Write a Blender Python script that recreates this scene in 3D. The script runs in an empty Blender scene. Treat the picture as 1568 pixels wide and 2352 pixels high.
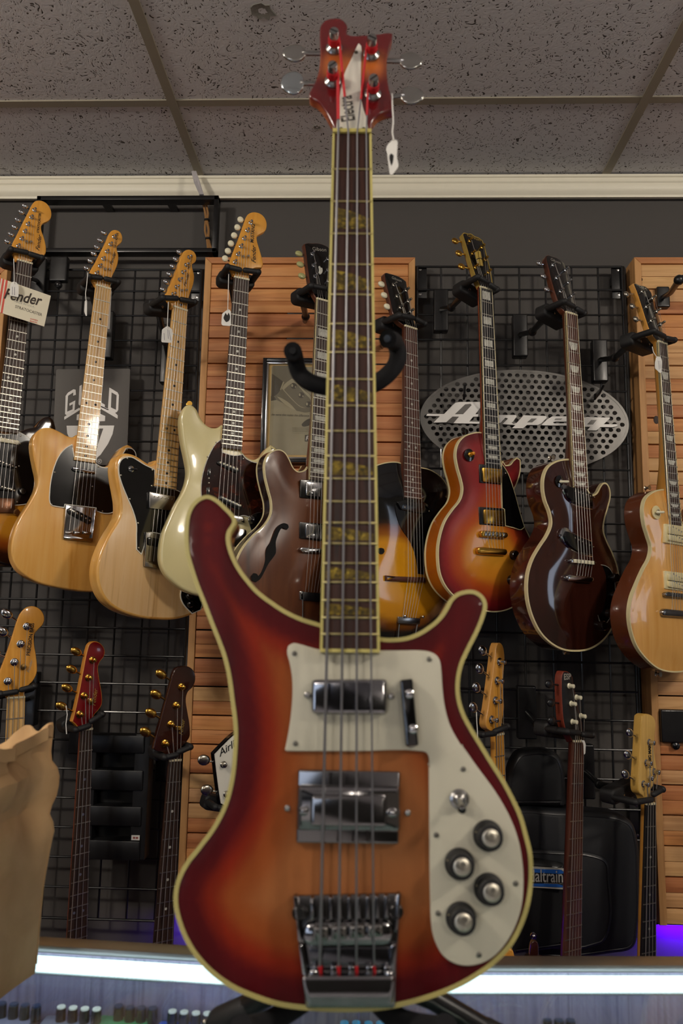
import bpy, math, random
from mathutils import Vector, Matrix, noise
from mathutils.geometry import delaunay_2d_cdt
import numpy as np
random.seed(7)
D2R = math.pi/180
SC = bpy.context.scene
COL = SC.collection
# ---------------------------------------------------------------- camera
CAMZ = 1.416
C0 = Vector((0, 0, CAMZ))
FPX, CX, CY = 1764.0, 784.0, 1176.0
YAW, PITCH, ROLL = 2.1, 8.07, 1.0
RM = (Matrix.Rotation(YAW*D2R, 4, 'Z') @ Matrix.Rotation((90+PITCH)*D2R, 4, 'X') @ Matrix.Rotation(ROLL*D2R, 4, 'Z'))
cd = bpy.data.cameras.new('camera')
cd.sensor_fit = 'VERTICAL'; cd.sensor_height = 24.0; cd.sensor_width = 16.0
cd.lens = 24.0*FPX/2352.0
cd.clip_start = 0.02
cd.dof.use_dof = True; cd.dof.focus_distance = 1.98; cd.dof.aperture_fstop = 4.2
cam = bpy.data.objects.new('camera', cd); COL.objects.link(cam)
cam.matrix_world = Matrix.Translation(C0) @ RM
SC.camera = cam
# ---------------------------------------------------------------- world, exposure
w = bpy.data.worlds.new('world'); SC.world = w; w.use_nodes = True
w.node_tree.nodes['Background'].inputs[0].default_value = (.35, .38, .45, 1)
w.node_tree.nodes['Background'].inputs[1].default_value = 0.05
vs = SC.view_settings
vs.view_transform = 'Standard'; vs.look = 'None'; vs.gamma = 1; vs.use_curve_mapping = False
vs.exposure = 0.08
SC.cycles.use_denoising = True
SC.cycles.max_bounces = 8
SC.cycles.caustics_reflective = False; SC.cycles.caustics_refractive = False
SC.cycles.sample_clamp_indirect = 6.0
# ---------------------------------------------------------------- ceiling lamps (their fittings are built further down)
CEIL = 2.75
LAMPS = [(-1.5, .15, 62, 'front left'), (1.7, .05, 62, 'front right'), (-1.5, -2.9, 48, 'rear left'), (1.75, -2.9, 48, 'rear right')]
for lx, ly, pw, _ in LAMPS:
    ld = bpy.data.lights.new('ceiling_lamp', 'POINT'); ld.shadow_soft_size = .11
    ld.energy = pw; ld.color = (1.0, .90, .77)
    lo = bpy.data.objects.new('ceiling_lamp', ld); COL.objects.link(lo); lo.location = (lx, ly, CEIL-.17)
# daylight through a side window on the right and the shop front far behind on the left
for nm, loc, rot, sx, sy, pw in (('side_window_daylight', (4.1, .9, 1.75), (0, 90*D2R, 0), .9, .5, 3), ('front_window_daylight', (-2.9, -5.0, 1.7), (90*D2R, 0, 0), 1.8, 1.6, 16)):
    ld = bpy.data.lights.new(nm, 'AREA'); ld.shape = 'RECTANGLE'; ld.size = sx; ld.size_y = sy; ld.energy = pw; ld.color = (.68, .80, 1.0)
    lo = bpy.data.objects.new(nm, ld); COL.objects.link(lo); lo.location = loc; lo.rotation_euler = rot

# ---------------------------------------------------------------- unprojection: pixel of the 1568x2352 frame -> point in the room
R3 = RM.to_3x3()
def ray(px, py): return R3 @ Vector(((px-CX)/FPX, (CY-py)/FPX, -1.0))
def onY(px, py, Y):
    r = ray(px, py); return C0 + r*(Y/r.y)
def onZ(px, py, Z):
    r = ray(px, py); return C0 + r*((Z-CAMZ)/r.z)
CROP = dict(A=(0,430,3.0154), B=(420,430,2.7034), C=(940,430,2.4968), D=(0,930,3.0154), E=(380,880,2.529), F=(940,930,2.4968),
            G=(0,1370,2.8), H=(1040,1440,2.9697), I=(560,0,3.136), J=(400,1100,3.7333), K=(620,1440,3.0154), L=(620,1700,2.529),
            M=(380,2000,2.1778), N=(1000,1980,2.7606), O=(0,1880,2.8), P=(940,560,2.4968), Q=(0,540,3.136), R=(590,810,8.712),
            S=(90,830,6.533), T=(960,900,3.2), U=(1080,1460,4.9), V=(0,1640,3.305), X=(0,0,1.0))
def c(k, s):
    ox, oy, q = CROP[k]
    out = []
    for t in s.split():
        a, b = t.split(',')
        out.append((float(a)/q+ox, float(b)/q+oy))
    return out
def c1(k, s): return c(k, s)[0]

# ---------------------------------------------------------------- planes
class Pl:
    def __init__(s, O, ex, ey, ez): s.O, s.ex, s.ey, s.ez = O, ex, ey, ez
    def uv(s, p, w=0.0):
        r = ray(*p); o = s.O + s.ez*w
        q = C0 + r*(((o-C0).dot(s.ez))/r.dot(s.ez)) - s.O
        return (q.dot(s.ex), q.dot(s.ey))
    def uvs(s, ps, w=0.0): return [s.uv(p, w) for p in ps]
    def at(s, u, v, w=0.0): return s.O + s.ex*u + s.ey*v + s.ez*w
    def pt(s, p, w=0.0): u, v = s.uv(p, w); return s.at(u, v, w)
    def mat(s):
        return Matrix(((s.ex.x, s.ey.x, s.ez.x, s.O.x), (s.ex.y, s.ey.y, s.ez.y, s.O.y), (s.ex.z, s.ey.z, s.ez.z, s.O.z), (0,0,0,1)))
def wallpl(Y, O=None):   # plane parallel to the back wall, facing the room
    return Pl(Vector((0, Y, 0)) if O is None else O, Vector((1,0,0)), Vector((0,0,1)), Vector((0,-1,0)))
def vpl(O, psi):         # upright plane through O, turned psi degrees to the right
    a = psi*D2R; ez = Vector((math.sin(a), -math.cos(a), 0)); ey = Vector((0,0,1))
    return Pl(O, ey.cross(ez), ey, ez)
def flatpl(Z, O=(0,0)): return Pl(Vector((O[0],O[1],Z)), Vector((1,0,0)), Vector((0,1,0)), Vector((0,0,1)))

# ---------------------------------------------------------------- materials
def lin(h):
    if isinstance(h, str): h = [int(h[i:i+2], 16) for i in (0, 2, 4)]
    return tuple(((x/255+.055)/1.055)**2.4 if x > 10.3 else x/255/12.92 for x in h)
MATS = {}
def nodes(name):
    m = bpy.data.materials.new(name); m.use_nodes = True
    nt = m.node_tree; b = nt.nodes['Principled BSDF']
    return m, nt, b
def L_(nt, a, b): nt.links.new(a, b)
def setb(b, col=None, rough=.5, metal=0, coat=0, spec=.5, coatr=.06, trans=0, ior=1.5):
    if col is not None: b.inputs['Base Color'].default_value = (*col, 1)
    b.inputs['Roughness'].default_value = rough; b.inputs['Metallic'].default_value = metal
    b.inputs['Coat Weight'].default_value = coat; b.inputs['Coat Roughness'].default_value = coatr
    b.inputs['Specular IOR Level'].default_value = spec
    b.inputs['Transmission Weight'].default_value = trans; b.inputs['IOR'].default_value = ior
def ramp(nt, fac, stops):
    r = nt.nodes.new('ShaderNodeValToRGB'); e = r.color_ramp.elements
    while len(e) < len(stops): e.new(.5)
    for i, (p, h) in enumerate(stops): e[i].position = p; e[i].color = (*lin(h), 1)
    L_(nt, fac, r.inputs[0]); return r.outputs[0]
def coords(nt, scale, kind='Object'):
    t = nt.nodes.new('ShaderNodeTexCoord'); mp = nt.nodes.new('ShaderNodeMapping')
    mp.inputs['Scale'].default_value = scale; L_(nt, t.outputs[kind], mp.inputs[0]); return mp.outputs[0]
def noisen(nt, vec, scale, detail=3, dist=0):
    n = nt.nodes.new('ShaderNodeTexNoise'); n.inputs['Scale'].default_value = scale; n.inputs['Detail'].default_value = detail
    n.inputs['Distortion'].default_value = dist; L_(nt, vec, n.inputs['Vector']); return n.outputs[0]
def bump(nt, b, h, strength=.2, dist=.001):
    bp = nt.nodes.new('ShaderNodeBump'); bp.inputs['Strength'].default_value = strength; bp.inputs['Distance'].default_value = dist
    L_(nt, h, bp.inputs['Height']); L_(nt, bp.outputs[0], b.inputs['Normal'])
def plain(name, h='808080', rough=.5, metal=0, coat=0, vary=.06, spec=.5, vs_=40):
    if name in MATS: return MATS[name]
    m, nt, b = nodes(name); col = lin(h); setb(b, col, rough, metal, coat, spec)
    if vary:
        n = noisen(nt, coords(nt, (1,1,1)), vs_, 4)
        mr = nt.nodes.new('ShaderNodeMapRange'); mr.inputs[3].default_value = 1-vary; mr.inputs[4].default_value = 1+vary
        L_(nt, n, mr.inputs[0])
        mx = nt.nodes.new('ShaderNodeMix'); mx.data_type = 'RGBA'; mx.blend_type = 'MULTIPLY'; mx.inputs[0].default_value = 1
        mx.inputs[6].default_value = (*col, 1); L_(nt, mr.outputs[0], mx.inputs[7]); L_(nt, mx.outputs[2], b.inputs['Base Color'])
        mr2 = nt.nodes.new('ShaderNodeMapRange'); mr2.inputs[3].default_value = max(.02, rough*.85); mr2.inputs[4].default_value = min(1, rough*1.15)
        L_(nt, n, mr2.inputs[0]); L_(nt, mr2.outputs[0], b.inputs['Roughness'])
    MATS[name] = m; return m
def wood(name, stops, scale=(60, 5, 60), rough=.35, coat=.5, big=3.0, dist=.6, objrand=0):
    if name in MATS: return MATS[name]
    m, nt, b = nodes(name); setb(b, None, rough, 0, coat)
    v = coords(nt, scale)
    if objrand:
        oi = nt.nodes.new('ShaderNodeObjectInfo'); va = nt.nodes.new('ShaderNodeVectorMath'); va.operation = 'ADD'
        sc = nt.nodes.new('ShaderNodeVectorMath'); sc.operation = 'SCALE'; sc.inputs[3].default_value = 37.0
        cx = nt.nodes.new('ShaderNodeCombineXYZ')
        for i in range(3): L_(nt, oi.outputs['Random'], cx.inputs[i])
        L_(nt, cx.outputs[0], sc.inputs[0]); L_(nt, v, va.inputs[0]); L_(nt, sc.outputs[0], va.inputs[1]); v = va.outputs[0]
    n1 = noisen(nt, v, 1.0, 5, dist); col = ramp(nt, n1, stops)
    if objrand:
        mr = nt.nodes.new('ShaderNodeMapRange'); mr.inputs[3].default_value = 1-objrand; mr.inputs[4].default_value = 1+objrand
        L_(nt, oi.outputs['Random'], mr.inputs[0])
        hs = nt.nodes.new('ShaderNodeHueSaturation'); L_(nt, col, hs.inputs['Color']); L_(nt, mr.outputs[0], hs.inputs['Value'])
        ma = nt.nodes.new('ShaderNodeMath'); ma.operation = 'MULTIPLY_ADD'; ma.inputs[1].default_value = .012; ma.inputs[2].default_value = .492
        L_(nt, oi.outputs['Random'], ma.inputs[0]); L_(nt, ma.outputs[0], hs.inputs['Hue'])
        col = hs.outputs[0]
    L_(nt, col, b.inputs['Base Color']); bump(nt, b, n1, .08, .0006)
    MATS[name] = m; return m
def painted(name, rough=.25, coat=.6, grain=0.0, gscale=(50, 4, 50)):   # sprayed finish, colour held on the vertices
    if name in MATS: return MATS[name]
    m, nt, b = nodes(name); setb(b, None, rough, 0, coat)
    a = nt.nodes.new('ShaderNodeAttribute'); a.attribute_name = 'Col'; out = a.outputs[0]
    if grain:
        n = noisen(nt, coords(nt, gscale), 1.0, 5, .7)
        mr = nt.nodes.new('ShaderNodeMapRange'); mr.inputs[1].default_value = .3; mr.inputs[2].default_value = .7
        mr.inputs[3].default_value = 1-grain; mr.inputs[4].default_value = 1+grain; L_(nt, n, mr.inputs[0])
        mx = nt.nodes.new('ShaderNodeMix'); mx.data_type = 'RGBA'; mx.blend_type = 'MULTIPLY'; mx.inputs[0].default_value = 1
        L_(nt, out, mx.inputs[6]); L_(nt, mr.outputs[0], mx.inputs[7]); out = mx.outputs[2]
    L_(nt, out, b.inputs['Base Color']); MATS[name] = m; return m
def emit(name, h, s):
    m, nt, b = nodes(name); setb(b, (.02,.02,.02), .5)
    b.inputs['Emission Color'].default_value = (*lin(h), 1); b.inputs['Emission Strength'].default_value = s
    MATS[name] = m; return m
def shell(name, stops, scale, rough=.2, coat=.6):    # pearloid / tortoise: blotches
    m, nt, b = nodes(name); setb(b, None, rough, 0, coat)
    v = nt.nodes.new('ShaderNodeTexVoronoi'); v.inputs['Scale'].default_value = scale; L_(nt, coords(nt, (1,1,1)), v.inputs['Vector'])
    n = noisen(nt, coords(nt, (1,1,1)), scale*.6, 4, 1.5)
    mx = nt.nodes.new('ShaderNodeMath'); mx.operation = 'MULTIPLY'; L_(nt, v.outputs['Color'], mx.inputs[0]); L_(nt, n, mx.inputs[1])
    L_(nt, ramp(nt, mx.outputs[0], stops), b.inputs['Base Color']); MATS[name] = m; return m
CHROME = plain('chrome', 'c9c9cc', .12, 1, 0, .05); CHROMED = plain('worn_chrome', 'a8a6a4', .22, 1, 0, .12)
NICKEL = plain('nickel', 'b9b3a6', .25, 1, 0, .1); GOLD = plain('gold_plate', 'd3a44a', .22, 1, 0, .1); FRETM = plain('fret_wire', 'cfcabd', .3, 1, 0, .05)
STRM = plain('string_steel', 'c4c2bd', .35, .85, 0, .04)
BLACK = plain('black_plastic', '0e0e10', .25, 0, .3); BLACKM = plain('black_rubber', '141416', .62); BLACKG = plain('black_gloss', '0b0a0b', .12, 0, .6)
BLKMET = plain('black_metal', '0f0f11', .35, 0, .3); CREAM = plain('cream_plastic', 'e0d2a2', .35, 0, .3); IVORY = plain('ivory_plastic', 'e6e0c4', .35, 0, .3)
WHITEP = plain('white_plastic', 'e2dfd2', .35, 0, .2, .03); PAPER = plain('white_card', 'eceae4', .7, 0, 0, .03); INK = plain('black_ink', '121210', .6, 0, 0, .02)
SILVERINK = plain('silver_ink', 'a9a79c', .4, .3, 0, .02); GOLDINK = plain('gold_ink', 'b79a4a', .4, .4, 0, .02); BONE = plain('bone', 'e5d9b4', .4)
MAPLE = wood('maple_neck', [(.3,'d9a452'), (.5,'e2b060'), (.7,'c98f42')], (50,4,50), .28, .5)
MAPLEH = wood('maple_headstock', [(.3,'d69233'), (.5,'e2a243'), (.7,'c88428')], (45,4,45), .28, .5)
MAPLEW = wood('worn_maple', [(.3,'cfa05a'), (.5,'dcb272'), (.72,'a87a3a')], (60,5,60), .35, .3)
ROSE = wood('rosewood', [(.3,'2a1a14'), (.5,'3b261b'), (.7,'1f130f')], (120,8,120), .45, .1)
ROSER = wood('red_rosewood', [(.3,'43231a'), (.5,'573022'), (.7,'301911')], (120,8,120), .45, .1)
EBONY = plain('ebony', '151314', .4, 0, .1)
MAHOG = wood('mahogany', [(.3,'4a2415'), (.5,'5c2f1b'), (.7,'3a1a0f')], (60,5,60), .3, .5)
ASH = wood('natural_ash', [(.28,'c98a35'), (.45,'dca351'), (.6,'e2ae60'), (.75,'b97a2c')], (32,2.2,32), .25, .7)
ASHP = wood('pale_ash', [(.26,'b98d56'), (.42,'dcb27a'), (.6,'e0ba86'), (.75,'bb8b52')], (55,2.5,55), .28, .6)
NATMAP = wood('natural_maple_top', [(.3,'d79a4b'), (.5,'e4ac60'), (.7,'d4944a')], (20,1.5,20), .22, .7)

def thinglass(name, rough=.02, tint='ffffff', dust=0.0):      # clear pane: Fresnel mix of a mirror and straight-through light
    m = bpy.data.materials.new(name); m.use_nodes = True; nt = m.node_tree; nt.nodes.remove(nt.nodes['Principled BSDF'])
    out = [n for n in nt.nodes if n.type == 'OUTPUT_MATERIAL'][0]
    t = nt.nodes.new('ShaderNodeBsdfTransparent'); t.inputs[0].default_value = (*lin(tint), 1)
    g = nt.nodes.new('ShaderNodeBsdfGlossy'); g.inputs['Roughness'].default_value = rough
    ge = nt.nodes.new('ShaderNodeNewGeometry'); dp = nt.nodes.new('ShaderNodeVectorMath'); dp.operation = 'DOT_PRODUCT'
    L_(nt, ge.outputs['Incoming'], dp.inputs[0]); L_(nt, ge.outputs['Normal'], dp.inputs[1])
    def mth(op, x, y=None):
        q = nt.nodes.new('ShaderNodeMath'); q.operation = op
        for i, z in enumerate((x, y)):
            if z is None: continue
            if isinstance(z, (int, float)): q.inputs[i].default_value = z
            else: L_(nt, z, q.inputs[i])
        return q
    f = mth('MULTIPLY_ADD', mth('POWER', mth('SUBTRACT', 1.0, mth('ABSOLUTE', dp.outputs['Value']).outputs[0]).outputs[0], 5.0).outputs[0], .9); f.inputs[2].default_value = .035
    mx = nt.nodes.new('ShaderNodeMixShader'); L_(nt, f.outputs[0], mx.inputs[0]); L_(nt, t.outputs[0], mx.inputs[1]); L_(nt, g.outputs[0], mx.inputs[2])
    last = mx.outputs[0]
    if dust:
        d = nt.nodes.new('ShaderNodeBsdfDiffuse'); d.inputs[0].default_value = (.5, .5, .52, 1)
        n = noisen(nt, coords(nt, (260, 5, 5)), 1.0, 4, .3); mr = nt.nodes.new('ShaderNodeMapRange'); mr.inputs[1].default_value = .35; mr.inputs[2].default_value = .8
        mr.inputs[3].default_value = 0; mr.inputs[4].default_value = dust; L_(nt, n, mr.inputs[0])
        m2 = nt.nodes.new('ShaderNodeMixShader'); L_(nt, mr.outputs[0], m2.inputs[0]); L_(nt, last, m2.inputs[1]); L_(nt, d.outputs[0], m2.inputs[2]); last = m2.outputs[0]
    L_(nt, last, out.inputs[0]); return m
# ---------------------------------------------------------------- mesh helpers (all geometry is given in room coordinates)
def inv_of(o):
    while o.parent: o = o.parent
    return o.matrix_basis.inverted()
def crm(pts, k=4, sharp=48, closed=True):     # Catmull-Rom through traced points, keeps sharp corners
    n = len(pts)
    if k <= 1: return list(pts)
    P = [np.array(p, float) for p in pts]; T = []
    for i in range(n):
        a, b, d = P[i-1], P[i], P[(i+1) % n]
        if not closed and (i == 0 or i == n-1): T.append((b*0, b*0)); continue
        u, v = b-a, d-b; lu, lv = np.linalg.norm(u)+1e-12, np.linalg.norm(v)+1e-12
        ang = math.degrees(math.acos(max(-1, min(1, float(np.dot(u, v)/(lu*lv))))))
        if ang > sharp: T.append((b*0, b*0))
        else:
            t = (u/lu + v/lv); t /= (np.linalg.norm(t)+1e-12); T.append((t*lu, t*lv))
    out = []
    for i in range(n if closed else n-1):
        a, d = P[i], P[(i+1) % n]; m0, m1 = T[i][1], T[(i+1) % n][0]
        for j in range(k):
            t = j/k; t2, t3 = t*t, t*t*t
            out.append(tuple((2*t3-3*t2+1)*a + (t3-2*t2+t)*m0 + (-2*t3+3*t2)*d + (t3-t2)*m1))
    if not closed: out.append(tuple(P[-1]))
    return out
def ccw(p):
    s = sum(p[i-1][0]*p[i][1]-p[i][0]*p[i-1][1] for i in range(len(p)))
    return list(p) if s > 0 else list(reversed(p))
def inset(p, d):
    n = len(p); out = []
    for i in range(n):
        a, b, e = np.array(p[i-1]), np.array(p[i]), np.array(p[(i+1) % n])
        u, v = b-a, e-b; u = u/(np.linalg.norm(u)+1e-12); v = v/(np.linalg.norm(v)+1e-12)
        nu, nv = np.array((-u[1], u[0])), np.array((-v[1], v[0])); m = nu+nv
        q = float(np.dot(m, m))
        m = m*(2/q) if q > .5 else m*4*.5
        out.append(tuple(b+m*d))
    return out
def dist_to(poly, pts):
    P = np.array(pts); best = np.full(len(P), 1e9); A = np.array(poly)
    for i in range(len(A)):
        a, b = A[i-1], A[i]; e = b-a; L = float(e@e)+1e-14
        t = np.clip(((P-a)@e)/L, 0, 1); q = P-(a+t[:, None]*e)
        best = np.minimum(best, np.hypot(q[:, 0], q[:, 1]))
    return best
def inside(poly, P):
    A = np.array(poly); r = np.zeros(len(P), bool); x, y = P[:, 0], P[:, 1]
    for i in range(len(A)):
        x0, y0 = A[i-1]; x1, y1 = A[i]
        if y0 == y1: continue
        hit = ((y0 > y) != (y1 > y)) & (x < (x1-x0)*(y-y0)/(y1-y0)+x0); r ^= hit
    return r
def rrect(u0, u1, v0, v1, r=0, k=4):
    if u0 > u1: u0, u1 = u1, u0
    if v0 > v1: v0, v1 = v1, v0
    r = min(r, (u1-u0)*.49, (v1-v0)*.49)
    if r <= 0: return [(u0,v0),(u1,v0),(u1,v1),(u0,v1)]
    out = []
    for cx, cy, a in ((u1-r,v0+r,-90),(u1-r,v1-r,0),(u0+r,v1-r,90),(u0+r,v0+r,180)):
        for j in range(k+1):
            t = (a+90*j/k)*D2R; out.append((cx+r*math.cos(t), cy+r*math.sin(t)))
    return out
def circ(u, v, r, n=16, ry=None):
    ry = ry or r
    return [(u+r*math.cos(2*math.pi*i/n), v+ry*math.sin(2*math.pi*i/n)) for i in range(n)]

def tri2d(p):
    n = len(p); vs_, es, fs, ov, oe, of = delaunay_2d_cdt([Vector(q) for q in p], [(i, (i+1) % n) for i in range(n)], [], 1, 1e-7)
    idx = [(o[0] if o else None) for o in ov]; out = []
    for f in fs:
        g = [idx[i] for i in f]
        if None not in g and len(set(g)) == 3: out.append(g)
    return out
class MB:
    def __init__(s): s.v, s.f, s.m, s.c, s.mi = [], [], [], None, 0
    def av(s, p): s.v.append(p); return len(s.v)-1
    def af(s, *ids): s.f.append(ids); s.m.append(s.mi)
    def loft(s, rings, cap0=True, cap1=True, closed=True):
        n = len(rings[0]); base = []
        for r in rings: base.append(len(s.v)); s.v.extend(r)
        for a, b in zip(base, base[1:]):
            for i in range(n if closed else n-1):
                j = (i+1) % n; s.af(a+i, a+j, b+j, b+i)
        if cap0: s.af(*[base[0]+i for i in reversed(range(n))])
        if cap1: s.af(*[base[-1]+i for i in range(n)])
        return s
    def prism(s, pl, poly, w0, w1, r=0, steps=3, rb=0, topmat=None):
        p = ccw(poly); rings = []
        if rb: rings.append([pl.at(u, v, w0) for u, v in inset(p, rb)]); rings.append([pl.at(u, v, w0+rb) for u, v in p])
        else: rings.append([pl.at(u, v, w0) for u, v in p])
        if r:
            for j in range(steps+1):
                a = j/steps*math.pi/2; q = inset(p, r*(1-math.cos(a))) if j else p
                rings.append([pl.at(u, v, w1-r+r*math.sin(a)) for u, v in q])
        else: rings.append([pl.at(u, v, w1) for u, v in p])
        if len(p) > 16:
            b0 = len(s.v); s.loft(rings, False, False); n = len(p); b1 = len(s.v)-n
            for t in tri2d(inset(p, rb) if rb else p): s.af(b0+t[2], b0+t[1], b0+t[0])
            for t in tri2d(inset(p, r) if r else p): s.af(b1+t[0], b1+t[1], b1+t[2])
        else: s.loft(rings)
        if topmat is not None: s.m[-1] = topmat
        return s
    def box(s, pl, u0, u1, v0, v1, w0, w1, r=0, rc=0): return s.prism(pl, rrect(u0, u1, v0, v1, rc), w0, w1, r, 2)
    def tube(s, pts, r, n=8, cap=True, flat=None):
        P = [Vector(p) for p in pts]; R = r if isinstance(r, (list, tuple)) else [r]*len(P)
        rings = []; t0 = (P[1]-P[0]).normalized()
        ref = Vector((0,0,1)) if abs(t0.z) < .9 else Vector((1,0,0)); nx = t0.cross(ref).normalized()
        for i, p in enumerate(P):
            t = (P[min(i+1, len(P)-1)]-P[max(i-1, 0)]).normalized()
            nx = (nx - t*nx.dot(t)).normalized(); ny = t.cross(nx)
            rings.append([p + nx*(R[i]*math.cos(2*math.pi*k/n)) + ny*(R[i]*math.sin(2*math.pi*k/n)) for k in range(n)])
        return s.loft(rings, cap, cap)
    def capsule(s, a, b, r, n=10):
        a, b = Vector(a), Vector(b); d = (b-a).normalized(); pts, rr = [], []
        for t in (-90, -60, -30, 0): pts.append(a+d*(r*math.sin(t*D2R))); rr.append(max(r*math.cos(t*D2R), r*.05))
        for t in (0, 30, 60, 90): pts.append(b+d*(r*math.sin(t*D2R))); rr.append(max(r*math.cos(t*D2R), r*.05))
        return s.tube(pts, rr, n)
    def lathe(s, pl, u, v, prof, n=14):
        return s.loft([[pl.at(u+r*math.cos(2*math.pi*k/n), v+r*math.sin(2*math.pi*k/n), w) for k in range(n)] for r, w in prof])
    def ell(s, o, ax, n=12, m=8, pw=1.0):
        a, b, e = ax; rings = []
        for j in range(m+1):
            t = -math.pi/2+math.pi*j/m; cz, sz = max(math.cos(t), .02)**pw, math.sin(t)
            rings.append([o + a*(cz*math.cos(2*math.pi*k/n)) + b*(cz*math.sin(2*math.pi*k/n)) + e*sz for k in range(n)])
        return s.loft(rings)
    def build(s, name, mat, parent=None, sharp=38, label=None, flat=False, **kw):
        me = bpy.data.meshes.new(name)
        V = [Vector(p) for p in s.v]
        o = bpy.data.objects.new(name, me)
        if parent is not None: M = inv_of(parent); V = [M @ p for p in V]
        else:
            lo = [min(p[i] for p in V) for i in range(3)]; hi = [max(p[i] for p in V) for i in range(3)]
            org = Vector(((lo[0]+hi[0])/2, (lo[1]+hi[1])/2, lo[2])); V = [p-org for p in V]; o.location = org
        me.from_pydata(V, [], s.f)
        for mt in (mat if isinstance(mat, (list, tuple)) else [mat]): me.materials.append(mt)
        if any(s.m): me.polygons.foreach_set('material_index', s.m)
        if not flat:
            me.polygons.foreach_set('use_smooth', [True]*len(s.f)); me.set_sharp_from_angle(angle=sharp*D2R)
        if s.c is not None:
            at = me.color_attributes.new('Col', 'FLOAT_COLOR', 'POINT')
            at.data.foreach_set('color', np.array([(*q, 1) for q in s.c], np.float32).ravel())
        me.update(); COL.objects.link(o)
        if parent is not None: o.parent = parent
        if label: o['label'] = label
        for k, v in kw.items(): o[k] = v
        return o
def slab(pl, poly, w0, w1, r=.004, dense=0, arch=None, col=None, rb=.002, sidecol=None, steps=3):
    """solid board with a rounded top edge; dense > 0 meshes the face so it can be arched and coloured by depth from the edge"""
    mb = MB(); p = ccw(poly); n = len(p); U, W, DD = [], [], []
    def ring(q, w, d):
        b = len(mb.v)
        for u, v in q: mb.v.append(pl.at(u, v, w)); U.append((u, v)); DD.append(d)
        return b
    bs = [ring(inset(p, rb) if rb else p, w0, -1)]
    if rb: bs.append(ring(p, w0+rb, -1))
    for j in range(steps+1):
        a = j/steps*math.pi/2; bs.append(ring(inset(p, r*(1-math.cos(a))) if r and j else p, w1-r+r*math.sin(a), -1 if j == 0 else 0))
        if not r: break
    mb.mi = 1
    for a, b in zip(bs, bs[1:]):
        for i in range(n):
            j = (i+1) % n; mb.af(a+i, a+j, b+j, b+i)
    if n > 16:
        for t in tri2d([U[bs[0]+i] for i in range(n)]): mb.af(bs[0]+t[2], bs[0]+t[1], bs[0]+t[0])
    else: mb.af(*[bs[0]+i for i in reversed(range(n))])
    mb.mi = 0; top = bs[-1]
    if not dense and n > 16:
        for t in tri2d([U[top+i] for i in range(n)]): mb.af(top+t[0], top+t[1], top+t[2])
    elif not dense: mb.af(*[top+i for i in range(n)])
    else:
        tp = [U[top+i] for i in range(n)]; A = np.array(tp)
        gx = np.arange(A[:,0].min(), A[:,0].max(), dense); gy = np.arange(A[:,1].min(), A[:,1].max(), dense*.866)
        G = np.array([(x+(dense/2 if k % 2 else 0), y) for k, y in enumerate(gy) for x in gx])
        G = G[inside(tp, G)]; dg = dist_to(tp, G); k = dg > dense*.55; G = G[k]
        vs_, es, fs, ov, oe, of = delaunay_2d_cdt([Vector(q) for q in tp]+[Vector(q) for q in G], [(i, (i+1) % n) for i in range(n)], [], 1, 1e-6)
        ids = {}; dd = dist_to(tp, [tuple(q) for q in vs_])
        for i, q in enumerate(vs_):
            b = [x for x in ov[i] if x < n]
            if b: ids[i] = top+b[0]
            else: ids[i] = ring([tuple(q)], w1+(arch(dd[i], q[0], q[1]) if arch else 0), float(dd[i]))
        for f in fs:
            g = [ids[i] for i in f]
            if len(set(g)) >= 3: mb.af(*g)
    if col:
        mb.c = [(col(d, u, v) if d >= 0 else (sidecol or col(0, u, v))) for (u, v), d in zip(U, DD)]
    return mb
def edging(pl, poly, wd, w0, w1):     # a binding strip running round an outline
    p = ccw(poly); q = inset(p, wd); o = inset(p, -.0004)
    mb = MB(); n = len(p)
    R = [[pl.at(u, v, w0) for u, v in o], [pl.at(u, v, w1) for u, v in o], [pl.at(u, v, w1) for u, v in q], [pl.at(u, v, w0) for u, v in q]]
    mb.loft(R, False, False); k = len(mb.v)-n
    for i in range(n): mb.af(k+i, k+(i+1) % n, (i+1) % n, i)
    return mb
def lerpc(stops):
    S = [(d, np.array(lin(h))) for d, h in stops]
    def f(d):
        if d <= S[0][0]: return tuple(S[0][1])
        for (a, x), (b, y) in zip(S, S[1:]):
            if d <= b: t = (d-a)/(b-a); t = t*t*(3-2*t); return tuple(x*(1-t)+y*t)
        return tuple(S[-1][1])
    return f
def empty(name, M, label=None, cat=None, group=None):
    o = bpy.data.objects.new(name, None); o.matrix_basis = M; o.empty_display_size = .02; COL.objects.link(o)
    return tag(o, label, cat, group)
def tag(o, label=None, cat=None, group=None, kind=None):
    if label: o['label'] = label
    if cat: o['category'] = cat
    if group: o['group'] = group
    if kind: o['kind'] = kind
    return o
_TX = {}
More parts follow.
